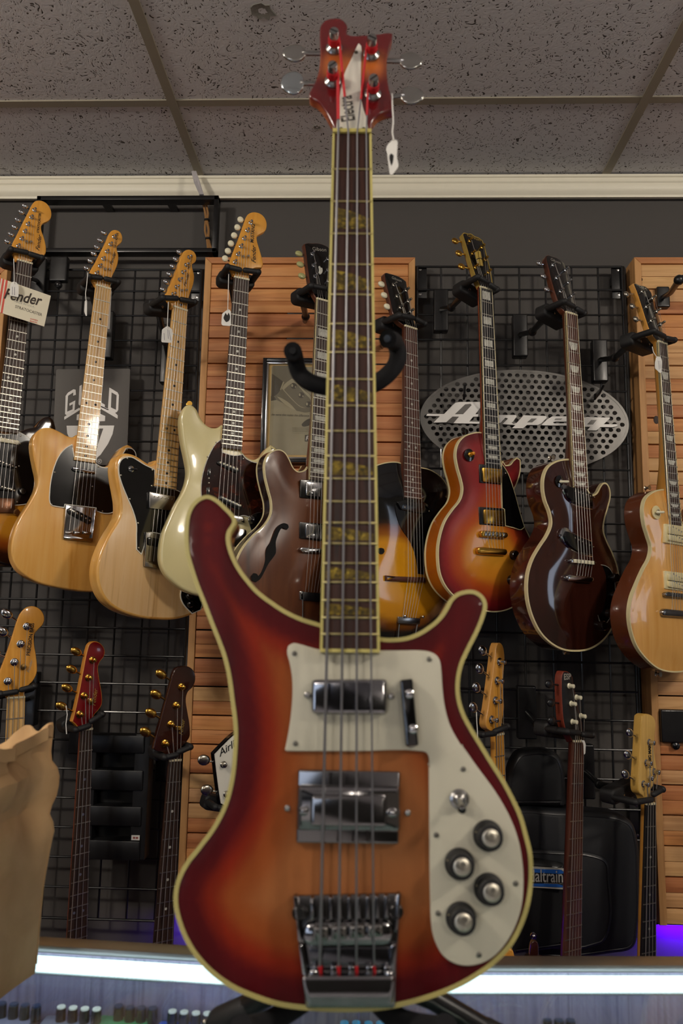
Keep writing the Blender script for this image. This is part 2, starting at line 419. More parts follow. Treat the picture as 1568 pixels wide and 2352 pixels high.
def text(name, s, pl, a, b, w, mat, parent, shear=0.0, hscale=1.0, bold=0.0, depth=.0003, uv=False, height=None):
    """flat lettering: baseline from a to b (pixels, or plane coordinates when uv), stretched to fit"""
    key = (s, shear, bold)
    if key not in _TX:
        cu = bpy.data.curves.new('t', 'FONT'); cu.body = s; cu.size = 1; cu.shear = shear; cu.offset = bold; cu.resolution_u = 3
        ob = bpy.data.objects.new('t', cu); COL.objects.link(ob)
        dg = bpy.context.evaluated_depsgraph_get(); dg.update()
        me = bpy.data.meshes.new_from_object(ob.evaluated_get(dg))
        _TX[key] = ([tuple(q.co)[:2] for q in me.vertices], [tuple(f.vertices) for f in me.polygons])
        bpy.data.objects.remove(ob); bpy.data.curves.remove(cu); bpy.data.meshes.remove(me)
    V, Fs = _TX[key]; xs = [q[0] for q in V]; x0, x1 = min(xs), max(xs)
    A = np.array(a if uv else pl.uv(a, w)); B = np.array(b if uv else pl.uv(b, w)); d = B-A; ln = np.linalg.norm(d); d = d/ln; nrm = np.array((-d[1], d[0]))
    k = ln/(x1-x0); kh = k*hscale if height is None else height/.72
    mb = MB()
    for x, y in V:
        q = A+d*((x-x0)*k)+nrm*(y*kh); mb.v.append(pl.at(q[0], q[1], w))
    for f in Fs: mb.af(*f)
    return mb.build(name, mat, parent, flat=True)
# ---------------------------------------------------------------- stringed instruments
class Gtr:
    def __init__(s, name, label, nL, nR, eL, eR, br=None, L=.648, psi=36, Y=None, cat='guitar', group=None, tilt=0.0, headw=-.004, hroll=0):
        nut = ((nL[0]+nR[0])/2, (nL[1]+nR[1])/2)
        s.nL, s.nR, s.eL, s.eR, s.L = nL, nR, eL, eR, L
        end = br if br else ((eL[0]+eR[0])/2, (eL[1]+eR[1])/2)
        q = vpl(C0+ray(*nut), psi); pn, pb = q.pt(nut), q.pt(end)
        sc = L/(pn-pb).length if Y is None else Y/pn.y
        N = C0+(pn-C0)*sc; B = C0+(pb-C0)*sc
        ez = q.ez; ey = (N-B).normalized(); ex = ey.cross(ez)
        s.pl = Pl(N, ex, ey, ez); t = tilt*D2R
        s.hd = Pl(N+ez*headw, ex, ey*math.cos(t)-ez*math.sin(t), ez*math.cos(t)+ey*math.sin(t))
        s.root = empty(name, s.pl.mat(), label, cat, group)
        s.a0, s.b0, s.a1, s.b1 = (s.pl.uv(p) for p in (nL, nR, eL, eR))
        s.vn = (s.a0[1]+s.b0[1])/2
    def xl(s, v): t = (v-s.a0[1])/(s.a1[1]-s.a0[1]); return s.a0[0]+(s.a1[0]-s.a0[0])*t
    def xr(s, v): t = (v-s.b0[1])/(s.b1[1]-s.b0[1]); return s.b0[0]+(s.b1[0]-s.b0[0])*t
    def fv(s, k): return -s.L*(1-2**(-k/12))
    def neck(s, mat, bmat, nfr=21, bind=None, inlay=None, imat=None, vend=None, slant=0, depth=.020, joint=None, endw=None, nutmat=None, fretmat=None, heel=None):
        R, pl = s.root, s.pl
        v1 = vend if vend is not None else (s.a1[1]+s.b1[1])/2
        xl, xr = s.xl, s.xr
        mb = MB(); rings = []
        for v in ((0.004, ) + tuple(v1*k/6 for k in range(1, 7))):       # neck back: a tapering half round
            a, b = xl(v), xr(v); m, h = (a+b)/2, (b-a)/2; dp = depth
            if heel and v < heel[0]: dp = depth+(heel[1]-depth)*min(1, (heel[0]-v)/max(1e-6, heel[0]-v1))
            rings.append([pl.at(m+h*math.cos(t*D2R), v, -.004-dp*max(0, math.sin(t*D2R))) for t in range(0, 181, 18)])
        mb.loft(rings); mb.build('neck', mat, R)
        q = [(xl(0), 0), (xr(0), 0), (xr(v1-slant), v1-slant), (xl(v1), v1)]
        slab(pl, q, -.0055, 0, .0008, rb=0, steps=1).build('fretboard', bmat, R)
        if bind:
            for f, sg in ((xl, 1), (xr, -1)):
                bx = MB(); bx.prism(pl, [(f(0), 0), (f(v1), v1), (f(v1)+sg*.0022, v1), (f(0)+sg*.0022, 0)], -.0058, .0004); bx.build('binding', bind, R)
        mb = MB(); mb.box(pl, xl(0), xr(0), -.0005, .0045, -.003, .0018, .0006); mb.build('nut', nutmat or BONE, R)
        for k in range(1, nfr+1):
            v = s.fv(k)
            if v < v1+.003: break
            mb = MB(); mb.box(pl, xl(v), xr(v), v-.0011, v+.0011, -.0005, .0011); mb.build('fret', fretmat or FRETM, R, flat=True)
        for k in ((1,) if inlay == 'allblock' else ()) + (3, 5, 7, 9, 12, 15, 17, 19, 21):
            if not inlay or k > nfr or inlay == 'es' and k == 1: continue
            vm = (s.fv(k-1)+s.fv(k))/2; hv = (s.fv(k-1)-s.fv(k))/2
            if s.fv(k) < v1: continue
            m, h = (xl(vm)+xr(vm))/2, (xr(vm)-xl(vm))/2
            if inlay == 'dot':
                for du in ((-.011, .011) if k == 12 else (0,)):
                    mb = MB(); mb.lathe(pl, m+du, vm, [(.0032, -.0004), (.0032, .0003)], 12); mb.build('inlay', imat, R, flat=True)
            else:
                a, b = (.62, .62) if inlay in ('block', 'es', 'allblock') else (.72, .45)
                mb = MB(); mb.prism(pl, [(m-h*b, vm-hv*.62), (m+h*b, vm-hv*.62), (m+h*a, vm+hv*.62), (m-h*a, vm+hv*.62)], -.0004, .0003); mb.build('inlay', imat, R, flat=True)
    def head(s, pts, mats, thick=.014, r=.002, k=4, dense=0, col=None, sidecol=None, sharp=48, name='headstock', w1=0):
        uv = crm(s.hd.uvs(pts), k, sharp); s.huv = uv
        mb = slab(s.hd, uv, -thick, w1, r, dense=dense, col=col, sidecol=sidecol, rb=.0015)
        return mb.build(name, mats, s.root)
    def pegs(s, posts, keys=None, mat=CHROME, kmat=None, ks=(.009, .007, .005), pr=.0032, ph=.013, wr=.0055, kw=-.009, name='tuner', post=None):
        s.posts = [s.hd.uv(p) for p in posts]
        for i, (u, v) in enumerate(s.posts):
            mb = MB(); mb.lathe(s.hd, u, v, [(wr, -.001), (wr, .0015), (wr*.75, .0028), (pr, .003), (pr, ph), (pr*.7, ph+.001)], 14)
            t = mb.build(name, post or mat, s.root)
            if keys and i < len(keys):
                a = s.hd.uv(keys[i], kw); d = np.array((u, v))-np.array(a); ln = np.linalg.norm(d); d = d/ln; e = np.array((-d[1], d[0]))
                o = s.hd.at(a[0], a[1], kw); X = s.hd.ex*d[0]+s.hd.ey*d[1]; Yv = s.hd.ex*e[0]+s.hd.ey*e[1]
                mb = MB(); mb.ell(o, (X*ks[0], Yv*ks[1], s.hd.ez*ks[2]), 12, 8, .7); mb.build('tuner_button', kmat or mat, t)
                mb = MB(); mb.tube([o+X*ks[0]*.6, o+X*(ln-wr*.4)], .0022, 8); mb.build('tuner_shaft', mat, t)
    def strings(s, bridge_v, n=6, half=.026, w=.009, r=.00045, order=None, tail=None, mu=None, edge=.0035, mat=None, post_h=.008):
        pl = s.pl
        if mu is None:
            mu = (s.xl(s.a1[1])+s.xr(s.b1[1]))/2
            m0 = (s.a0[0]+s.b0[0])/2; mu = m0+(mu-m0)*bridge_v/((s.a1[1]+s.b1[1])/2)
        for i in range(n):
            t = i/(n-1); u0 = s.xl(0)+edge+(s.xr(0)-s.xl(0)-2*edge)*t; u1 = mu-half+2*half*t
            P = [pl.at(u0, 0.002, .0025), pl.at(u1, bridge_v, w)]
            if tail: P.append(pl.at(*tail(i, u1)))
            if order:
                u, v = s.posts[order[i]]; P.insert(0, s.hd.at(u, v, post_h))
            mb = MB(); mb.tube(P, [r*(1.35-.6*t)]*len(P), 5); mb.build('string', mat or STRM, s.root)
    def body(s, pts, thick, mats, w1=-.009, r=.004, k=4, dense=0, arch=None, col=None, sidecol=None, bind=None, bindw=.0022, back=None, sharp=48, name='body', rb=.004):
        uv = crm(s.pl.uvs(pts, w1), k, sharp); s.buv = uv
        o = slab(s.pl, uv, w1-thick, w1, r, dense=dense, arch=arch, col=col, sidecol=sidecol, rb=rb).build(name, mats, s.root)
        if bind:
            edging(s.pl, uv, bindw, w1-.008, w1+.0007).build('binding', bind, s.root)
            if back: edging(s.pl, uv, bindw, w1-thick-.0006, w1-thick+.006).build('binding', bind, s.root)
        s.w1 = w1; return o
    def plate(s, name, pts, mat, th=.0022, w0=None, k=4, sharp=48, edge=None, r=.0005, ew=.0012):
        w0 = s.w1 if w0 is None else w0
        uv = crm(s.pl.uvs(pts, w0+th), k, sharp)
        o = slab(s.pl, uv, w0-.001, w0+th, r, rb=0, steps=1).build(name, mat, s.root)
        if edge: edging(s.pl, uv, ew, w0, w0+th+.0003).build('plate_edge', edge, o)
        return o
    def block(s, name, quad, mat, w0, w1, r=.001, rc=.002, parent=None):    # rounded block through a traced quad
        q = s.pl.uvs(quad, w1); uv = roundpoly(q, rc)
        return slab(s.pl, uv, w0, w1, r, rb=0, steps=2).build(name, mat, parent or s.root)
    def disc(s, name, p, prof, mat, parent=None, n=14, dw=None):   # turned part at pixel p; profile radii and heights over the body top
        w0 = s.w1 if dw is None else dw
        u, v = s.pl.uv(p, w0); mb = MB(); mb.lathe(s.pl, u, v, [(a, w0+h) for a, h in prof], n)
        return mb.build(name, mat, parent or s.root)
    def screws(s, ps, w=None, r=.0022, mat=None, h=.0008, name='screw'):
        for p in ps: s.disc(name, p, [(r, -.001), (r, h*.5), (r*.6, h)], mat or NICKEL, dw=w, n=8)
    def humbucker(s, quad, cover, ringm, covm, w=None, poles=None):
        w = s.w1 if w is None else w
        o = s.block('pickup', quad, ringm, w-.001, w+.004, .001, .002)
        c_ = s.block('pickup_cover', cover, covm, w, w+.0085, .0012, .002, parent=o)
        if poles:
            a, b = s.pl.uv(poles[0], w+.0088), s.pl.uv(poles[1], w+.0088)
            for i in range(6):
                t = i/5; mb = MB(); mb.lathe(s.pl, a[0]+(b[0]-a[0])*t, a[1]+(b[1]-a[1])*t, [(.0022, w+.008), (.0022, w+.0092), (.0012, w+.0094)], 8); mb.build('pole_screw', CHROMED, o)
        return o
def roundpoly(q, rc, k=3):
    q = ccw(q); out = []; n = len(q)
    for i in range(n):
        a, b, e = (np.array(q[(i+j) % n]) for j in (-1, 0, 1))
        u, v = a-b, e-b; lu, lv = np.linalg.norm(u), np.linalg.norm(v); d = min(rc, lu*.45, lv*.45)
        p0, p1 = b+u/lu*d, b+v/lv*d
        for j in range(k+1):
            t = j/k; out.append(tuple((1-t)**2*p0+2*t*(1-t)*b+t*t*p1))
    return out
WALLY, GRIDY, SLATY = 2.20, 2.15, 2.13
def hanger(g, p1, p2, label, base=None, plate=None, pw=.010, lamp=None):
    """guitar hanger: wall block, arm, yoke behind the neck and two padded prongs closing over the strings"""
    pl = g.pl; R = empty('guitar_hanger', pl.mat(), label, 'hanger', None)
    A = [pl.pt(p, pw) for p in p1]; B = [pl.pt(p, pw) for p in p2]
    for a, b in ((A[0], A[1]), (B[1], B[0])):
        mb = MB(); mb.capsule(a, b, .0068, 10); p = mb.build('prong', BLACKM, R)
        mb = MB(); mb.capsule(a, a-pl.ez*(pw+.05), .0082, 10); mb.build('prong_arm', BLACKM, p)
    ya, yb = A[0]-pl.ez*(pw+.052), B[1]-pl.ez*(pw+.052); mid = (ya+yb)/2
    X = (yb-ya).normalized(); q = Pl(mid, X, pl.ez.cross(X), pl.ez); h = (yb-ya).length/2
    mb = MB(); mb.prism(q, rrect(-h-.008, h+.008, -.019, .017, .012), -.028, .008, .006); y = mb.build('yoke', BLACKM, R)
    for k in (-1, 1): mb = MB(); mb.lathe(q, k*.4*h, -.004, [(.0035, .007), (.0035, .0095), (.001, .0105)], 10); mb.build('yoke_bolt', CHROMED, y)
    by = GRIDY-.012
    bp = onY(base[0], base[1], by-.008) if base else Vector((mid.x-.055*pl.ez.x/.6, by-.008, mid.z-.045))
    st = mid-pl.ez*.026
    mb = MB(); mb.tube([st+pl.ez*.004, st-pl.ez*.02, st*.45+bp*.55-Vector((0, 0, .012)), bp], [.011, .009, .0075, .0075], 10); mb.build('arm', BLKMET, R)
    k = st*.45+bp*.55-Vector((0, 0, .012)); mb = MB(); mb.ell(k, (Vector((.012,0,0)), Vector((0,.012,0)), Vector((0,0,.012)))); mb.build('arm_joint', BLKMET, R)
    wp = wallpl(by, Vector((bp.x, by, bp.z)))
    bw, bh = plate if plate else (.05, .145)
    mb = MB(); mb.prism(wp, rrect(-bw/2, bw/2, -bh/2, bh/2, .004), -.020, .006, .004); mb.build('wall_block', BLKMET, R)
    return R
def price_tag(pl, w, quad, cord, label, marks=None, logo=None, r=.0012, group=None):
    R = empty('price_tag', Pl(pl.pt(quad[0], w), pl.ex, pl.ey, pl.ez).mat(), label, 'tag', group)
    uv = roundpoly(pl.uvs(quad, w), .003)
    mb = MB(); mb.prism(pl, uv, w-.0006, w); mb.build('card', PAPER, R)
    mb = MB(); mb.tube([pl.pt(p, w+.0004*i) for i, p in enumerate(cord)], .0009, 6); mb.build('cord', PAPER, R)
    if marks:
        for m_ in marks:
            a, b = pl.uv(m_[0], w), pl.uv(m_[1], w); mb = MB(); mb.tube([pl.at(*a, w+.0001), pl.at(*b, w+.0001)], .0005, 4); mb.build('handwriting', plain('violet_ink', '6a6580', .6, 0, 0, 0), R)
    if logo:
        mb = MB(); mb.prism(pl, crm(pl.uvs(logo, w), 3), w-.0002, w+.0002); mb.build('printed_emblem', INK, R)
    return R
# ================================================================ THE ROOM
def st(mb, name, mat, parent=None, **kw):
    return mb.build(name, mat, parent, kind='structure', **kw) if parent is None else mb.build(name, mat, parent, **kw)
m, nt, b = nodes('dark_wall_paint'); setb(b, lin('4f4c4a'), .75, spec=.3)
n_ = noisen(nt, coords(nt, (1,1,1)), 220, 3); bump(nt, b, n_, .12, .0006); MATS['wall'] = m
WALLM = m
m, nt, b = nodes('fissured_tile'); setb(b, None, .95, spec=.1)
vv = coords(nt, (1,1,1)); nz = nt.nodes.new('ShaderNodeTexNoise'); nz.inputs['Scale'].default_value = 16; L_(nt, vv, nz.inputs['Vector'])
mxv = nt.nodes.new('ShaderNodeMix'); mxv.data_type = 'VECTOR'; mxv.inputs[0].default_value = .14; L_(nt, vv, mxv.inputs[4]); L_(nt, nz.outputs['Color'], mxv.inputs[5])
mpv = nt.nodes.new('ShaderNodeMapping'); mpv.inputs['Scale'].default_value = (1.25, .55, 1); mpv.inputs['Rotation'].default_value = (0, 0, .35); L_(nt, mxv.outputs[1], mpv.inputs[0])
vo = nt.nodes.new('ShaderNodeTexVoronoi'); vo.inputs['Scale'].default_value = 112; vo.inputs['Randomness'].default_value = 1; L_(nt, mpv.outputs[0], vo.inputs['Vector'])
sz = noisen(nt, vv, 60, 2); ma = nt.nodes.new('ShaderNodeMath'); ma.operation = 'MULTIPLY_ADD'; ma.inputs[1].default_value = -.42; L_(nt, sz, ma.inputs[0]); L_(nt, vo.outputs['Distance'], ma.inputs[2])
pits = ramp(nt, ma.outputs[0], [(0.0, '57524e'), (.02, '6a6560'), (.04, 'd8d6d8'), (1, 'dcdadc')])
L_(nt, pits, b.inputs['Base Color']); bump(nt, b, ma.outputs[0], .18, .002)
TILEM = m
TBAR = plain('ceiling_rail_paint', '989080', .6, 0, 0, .05); CROWNM = plain('crown_paint', 'eee8d4', .45, 0, 0, .03)
FLOORM = plain('pale_floor_tile', 'c4c2c6', .5, 0, 0, .05); SIDEM = plain('far_wall_paint', '77736d', .8, 0, 0, .04)
x0, x1, y0, y1 = -4.2, 4.2, -5.2, WALLY
fz = flatpl(0)
mb = MB(); mb.box(fz, x0-.1, x1+.1, y0-.1, y1+.1, -.1, 0); st(mb, 'floor', FLOORM)
mb = MB(); mb.box(fz, x0+.002, x1-.002, 1.15, y1-.02, 0, .006); o = mb.build('bounce_blocker', plain('bounce_blocker_dark','1a191a',.95,0,0,.15)); tag(o, 'unseen dark sheet added behind the glass counter to cut floor bounce', 'mat')  # dark sheet added on the floor to cut bounce onto the lower wall
mb = MB(); mb.box(fz, x0-.1, x1+.1, y1, y1+.12, 0, CEIL+.15); st(mb, 'wall_back', WALLM)
mb = MB(); mb.box(fz, x0-.1, x0, y0, y1, 0, CEIL+.15); st(mb, 'wall_left', SIDEM)
mb = MB(); mb.box(fz, x1, x1+.1, y0, y1, 0, CEIL+.15); st(mb, 'wall_right', SIDEM)
mb = MB(); mb.box(fz, x0-.1, x1+.1, y0-.12, y0, 0, CEIL+.15); st(mb, 'wall_front', plain('dark_front_wall', '2e2c2a', .8, 0, 0, .04))
# suspended ceiling: slab, rails and lay-in tiles
mb = MB(); mb.box(fz, x0-.1, x1+.1, y0, y1, CEIL+.03, CEIL+.13); ceil = st(mb, 'ceiling', TILEM)
cl = flatpl(CEIL)
tA = onZ(*c1('X', '458.5,400'), CEIL); tA2 = onZ(*c1('X', '350,120'), CEIL); tB = onZ(*c1('X', '1391.5,400'), CEIL)
XA, XB = (tA.x+tA2.x)/2, tB.x; TW = XB-XA
YC = onZ(*c1('X', '784,235'), CEIL).y
xs = [XA-2*TW, XA-TW, XA, XB, XB+TW, XB+2*TW]; ys = [y1]+[YC-.61*k for k in range(0, 12)]
xs = [max(x0, min(x1, x)) for x in xs]
for x in xs:
    mb = MB(); mb.box(cl, x-.012, x+.012, y0, y1-.002, -.001, .004); mb.build('ceiling_rail', TBAR, ceil)
for y in ys[1:]:
    if y < y0: continue
    mb = MB(); mb.box(cl, x0, x1, y-.012, y+.012, 0, .005); mb.build('ceiling_rail', TBAR, ceil)
for i in range(len(xs)-1):
    for j in range(len(ys)-1):
        if ys[j+1] < y0 or xs[i+1]-xs[i] < .05: continue
        cxm, cym = (xs[i]+xs[i+1])/2, (ys[j]+ys[j+1])/2
        mb = MB(); mb.box(cl, xs[i]+.012, xs[i+1]-.012, ys[j+1]+.012, ys[j]-.012, .004, .02); mb.build('ceiling_tile', TILEM, ceil)
# broken patch in one tile and small nicks, shallow craters of bare fibre
RAW = plain('bare_fibre', '8a8780', .95, 0, 0, .35, .1, 160)
for p, r in ((c1('X', '603,26'), .026), (c1('X', '728,293'), .010), (c1('X', '434,300'), .006)):
    q = onZ(*p, CEIL+.0035); mb = MB()
    rg = [r*(1+.22*math.sin(3*k+r*900)+.12*math.cos(7*k)) for k in range(16)]
    mb.loft([[Vector((q.x+f*rg[k]*math.cos(k*math.pi/8), q.y+f*rg[k]*math.sin(k*math.pi/8), CEIL+.0042-h)) for k in range(16)] for f, h in ((1, 0), (.92, .0016), (.6, .0004), (.1, 0))], True, True)
    mb.build('broken_patch', RAW, ceil)
# pendant lamps (behind and above the camera)
for lx, ly, pw, wh in LAMPS:
    R = empty('pendant_lamp', Matrix.Translation((lx, ly, CEIL)), 'pendant globe lamp on the ceiling out of frame, ' + wh, 'ceiling light')
    q = flatpl(CEIL); mb = MB(); mb.lathe(q, lx, ly, [(.065, -.018), (.07, -.012), (.07, .003)], 24); mb.build('canopy', TBAR, R)
    mb = MB(); mb.lathe(q, lx, ly, [(.008, -.10), (.008, -.01)], 10); mb.build('stem', TBAR, R)
    mb = MB(); mb.lathe(q, lx, ly, [(.02, -.125), (.024, -.10), (.015, -.095)], 16); mb.build('socket', TBAR, R)
    mb = MB(); mb.ell(Vector((lx, ly, CEIL-.165)), (Vector((.042,0,0)), Vector((0,.042,0)), Vector((0,0,.042)))); mb.build('bulb', MATS.get('bulb') or emit('bulb', 'ffe6c0', 12.0), R)
# crown moulding
k = CEIL-onY(784, 450, WALLY-.02).z
prof = [(0, 0), (.050, 0), (.050, .007), (.046, .009), (.045, .020), (.041, .024), (.040, .038), (.036, .046), (.028, .054), (.026, .060), (.026, k-.010), (.021, k-.004), (.016, k), (0, k)]
mb = MB(); mb.loft([[Vector((x, WALLY+.001-a, CEIL-.001-h)) for a, h in prof] for x in (x0, x1)]); st(mb, 'trim_1', CROWNM, sharp=25)
mb = MB(); mb.box(fz, x0, x1, WALLY-.014, WALLY, 0, .1); st(mb, 'baseboard_back', CROWNM)
# loose bundle of speaker cable coming out of the ceiling
R = empty('cable_bundle', Matrix.Translation(onY(470, 500, WALLY-.03)), 'bundle of white and copper speaker cables dropping from the ceiling', 'cable')
WCAB = plain('white_cable', 'b9b4b6', .5); CCAB = plain('copper_cable', 'b98a58', .4, .2); q = wallpl(WALLY-.09)
for i in range(4):
    o = (i-1.5)*4.0
    P = [onY(445+o*.6, 394, WALLY-.088), onY(452+o*.8, 418, WALLY-.094), onY(462+o*.5, 445, WALLY-.075), onY(467+o*.6, 462, WALLY-.04)]
    mb = MB(); mb.tube(P, .0032, 6); mb.build('white_cable', WCAB, R)
    if i < 3:
        o = (i-1)*3.6; wv = (2.5, -2, 1)[i]
        P = [onY(467+o, 460, WALLY-.036), onY(473+o+wv, 490, WALLY-.022), onY(474+o*.5, 506, WALLY-.02), onY(477+o-wv, 530, WALLY-.022), onY(477+o*.5, 549, WALLY-.02), onY(481+o, 570, WALLY-.022), onY(485+o, 600, WALLY-.022)]
        mb = MB(); mb.tube([Vector(v) for v in crm([tuple(p) for p in P], 3, 60, False)], .0034, 6); mb.build('copper_cable', CCAB, R)
for y in (506, 549):
    p = onY(475 if y < 520 else 477.5, y, WALLY-.02); mb = MB(); mb.tube([p-Vector((0,0,.002)), p+Vector((0,0,.003))], .0085, 10); mb.build('cable_tie', BLACKM, R)
# empty black metal frame hung under the moulding
R = empty('metal_frame', Matrix.Translation(onY(300, 520, WALLY-.05)), 'empty black metal frame hanging below the crown moulding', 'frame')
fp = wallpl(WALLY-.075); u0, vt = fp.uv(c1('A', '255,80')); u1, _ = fp.uv(c1('A', '1512,70')); vt = fp.uv(c1('A', '1512,56'))[1]; vb = fp.uv(c1('A', '1495,448'))[1]
wd = .013
for a in ((u0, u1, vt-wd, vt), (u0, u1, vb, vb+wd), (u0, u0+wd, vb, vt), (u1-wd, u1, vb, vt)):
    mb = MB(); mb.box(fp, *a, -.032, 0, .001); mb.build('frame_bar', BLKMET, R)
for u in (u0+.2, u1-.15):
    mb = MB(); mb.box(fp, u-.012, u+.012, vt-.011, vt-.003, -.078, -.03); mb.build('wall_bracket', BLKMET, R)

# ---------------------------------------------------------------- gridwall panels
def gridwall(label, xs, zs, X0, X1, Z0, Z1):
    gp = wallpl(GRIDY); R = empty('gridwall_panel', Matrix.Translation((X0, GRIDY, Z0)), label, 'display panel')
    r = .0030
    def bar(nm, a, b2, rr): mb = MB(); mb.tube([a, b2], rr, 8); mb.build(nm, BLKMET, R)
    for x in xs: bar('wire', gp.at(x, Z0, -.003), gp.at(x, Z1, -.003), r)
    for z in zs: bar('wire', gp.at(X0, z, .003), gp.at(X1, z, .003), r)
    for x in (X0, X1): bar('edge_wire', gp.at(x, Z0, 0), gp.at(x, Z1, 0), .0045)
    for z in (Z0, Z1): bar('edge_wire', gp.at(X0, z, 0), gp.at(X1, z, 0), .0035)
    for x in (X0+.01, X1-.01):
        for z in (Z1-.03, Z0+.3):
            mb = MB(); mb.box(gp, x-.019, x+.019, z-.065, z+.035, -.008, -.004, .001); k_ = mb.build('wall_bracket', BLKMET, R)
            mb = MB(); mb.box(gp, x-.012, x+.012, z-.012, z+.012, -.046, -.007); mb.build('bracket_stem', BLKMET, k_)
            for dz in (-.052, .024): mb = MB(); mb.lathe(gp, x, z+dz, [(.0045, -.005), (.0045, -.0035), (.002, -.003)], 8); mb.build('bracket_screw', CHROMED, k_)
    return R
gp = wallpl(GRIDY)
GZ0 = .62
a = gp.uv((1013, 880))[0]; zt = gp.uv((1180, 613))[1]; z1 = gp.uv((1180, 667))[1]
gridwall('black wire grid panel between the two slatted wood panels', [a+.0762*k for k in range(-1, 8)], [z for z in (z1-.0762*k for k in range(28)) if z > GZ0+.02],
         gp.uv((957, 700))[0], gp.uv((1437, 880))[0], GZ0, zt)
a = gp.uv((71, 731))[0]; zt = gp.uv((319, 620))[1]; z1 = gp.uv((319, 670))[1]
gridwall('black wire grid panel at the left behind the natural guitars', [a+.0762*k for k in range(0, 7)], [z for z in (z1-.0762*k for k in range(28)) if z > GZ0+.02],
         gp.uv((22, 731))[0], gp.uv((458, 731))[0], GZ0, zt)
# a taller panel edge carries on above, joined by the black block at the top left
# ---------------------------------------------------------------- slatted cedar panels
CEDAR = wood('cedar', [(.28, 'a8693a'), (.48, 'c5834c'), (.62, 'cf9159'), (.78, '93562c')], (3.2, 70, 70), .62, .0, objrand=.16)
CEDARF = wood('cedar_frame', [(.28, 'b5814c'), (.5, 'cd9a62'), (.75, 'a8703e')], (60, 60, 3), .6, .0)
CEDARH = wood('cedar_rail', [(.28, 'a8693a'), (.48, 'c2814c'), (.75, '9a5c30')], (3, 60, 60), .6, .0)
CEDARL = wood('pale_cedar', [(.28, 'b98a55'), (.48, 'd0a06a'), (.62, 'd8aa74'), (.78, 'a87440')], (3.2, 70, 70), .62, .0, objrand=.10)
GAPM = plain('gap_black', '0d0b0a', .9, 0, 0, 0)
SZB = onY(1500, 2124, SLATY).z
def slatpanel(label, X0, X1, Zt, Zb, off, pale=.25, knots_screws=()):
    R = empty('slat_panel', Matrix.Translation((X0, SLATY, Zb)), label, 'display panel'); sp = wallpl(SLATY); rnd = random.Random(int(X0*1000))
    mb = MB(); mb.box(sp, X0+.006, X1-.006, Zb+.004, Zt-.006, -.066, -.030); mb.build('backing', GAPM, R)
    sw = .019
    mb = MB(); mb.prism(sp, [(X0, Zb), (X0+sw, Zb), (X0+sw, Zt-sw), (X0, Zt)], -.068, .004, .0015); mb.build('stile', CEDARF, R)
    mb = MB(); mb.prism(sp, [(X1, Zb), (X1, Zt), (X1-sw, Zt-sw), (X1-sw, Zb)], -.068, .004, .0015); mb.build('stile', CEDARF, R)
    mb = MB(); mb.prism(sp, [(X0, Zt), (X0+sw, Zt-sw), (X1-sw, Zt-sw), (X1, Zt)], -.068, .004, .0015); mb.build('rail', CEDARH, R)
    z = Zt-sw-.002; k = 0
    proto = {}
    while z-.0365 > Zb:
        h = .0362 if k % 2 == 0 else .0350
        mb = MB(); mb.box(sp, X0+sw+.0005, X1-sw-.0005, z-h, z, -.026, 0, .0011)
        o = mb.build('plank', CEDARL if rnd.random() < pale else CEDAR, R, flat=False)
        z -= h+(.0010 if k % 2 == 0 else .0042); k += 1
    for kx, kz, r in knots_screws:
        mb = MB(); mb.ell(sp.at(kx, kz, .0004), (sp.ex*r*.8, sp.ey*r*1.2, sp.ez*.0008)); mb.build('knot_screw', plain('knot_screw', '2a150c', .6), R)
    return R
sp = wallpl(SLATY)
uL, zt = sp.uv((472, 592)); uR = sp.uv((953, 590))[0]
SLAT1 = (uL, uR, zt, SZB)
slatpanel('slatted cedar panel in the middle behind the cream guitar', uL, uR, zt, SZB, 0)
uL2, zt2 = sp.uv((1455, 592))
slatpanel('slatted cedar panel at the right edge behind the blond guitar', uL2, uL2+.61, zt2, SZB, 0, .5, [(*sp.uv(c1('P', '1415,1010')), .010), (*sp.uv(c1('P', '1330,205')), .004)])  # second, smaller mark is a screw head drawn as a dark spot
uL3 = sp.uv((10, 760))[0]
slatpanel('slatted cedar panel cut off by the left edge', uL3-.62, uL3-.004, sp.uv((5, 615))[1], SZB, 0, .1)
# blue light strips under the slatted panels
BLUEE = emit('blue_led', '3a10ff', 8.0)
for (ua, ub), lb in (((uL, uR), 'blue LED strip under the middle slatted panel'), ((uL2, uL2+.61), 'blue LED strip under the right slatted panel')):
    R = empty('led_strip', Matrix.Translation(((ua+ub)/2, WALLY-.03, SZB)), lb, 'light strip')
    mb = MB(); mb.box(sp, ua+.005, ub-.005, SZB-.012, SZB-.003, -.062, -.036); mb.build('housing', BLKMET, R)
    mb = MB(); mb.box(sp, ua+.01, ub-.01, SZB-.0145, SZB-.0115, -.058, -.040); mb.build('lens', BLUEE, R)
    ld = bpy.data.lights.new('blue_strip', 'AREA'); ld.shape = 'RECTANGLE'; ld.size = ub-ua-.03; ld.size_y = .018; ld.energy = 6; ld.color = (.10, .0, 1.0)
    lo = bpy.data.objects.new('blue_strip', ld); COL.objects.link(lo); lo.location = ((ua+ub)/2, SLATY+.047, SZB-.018)
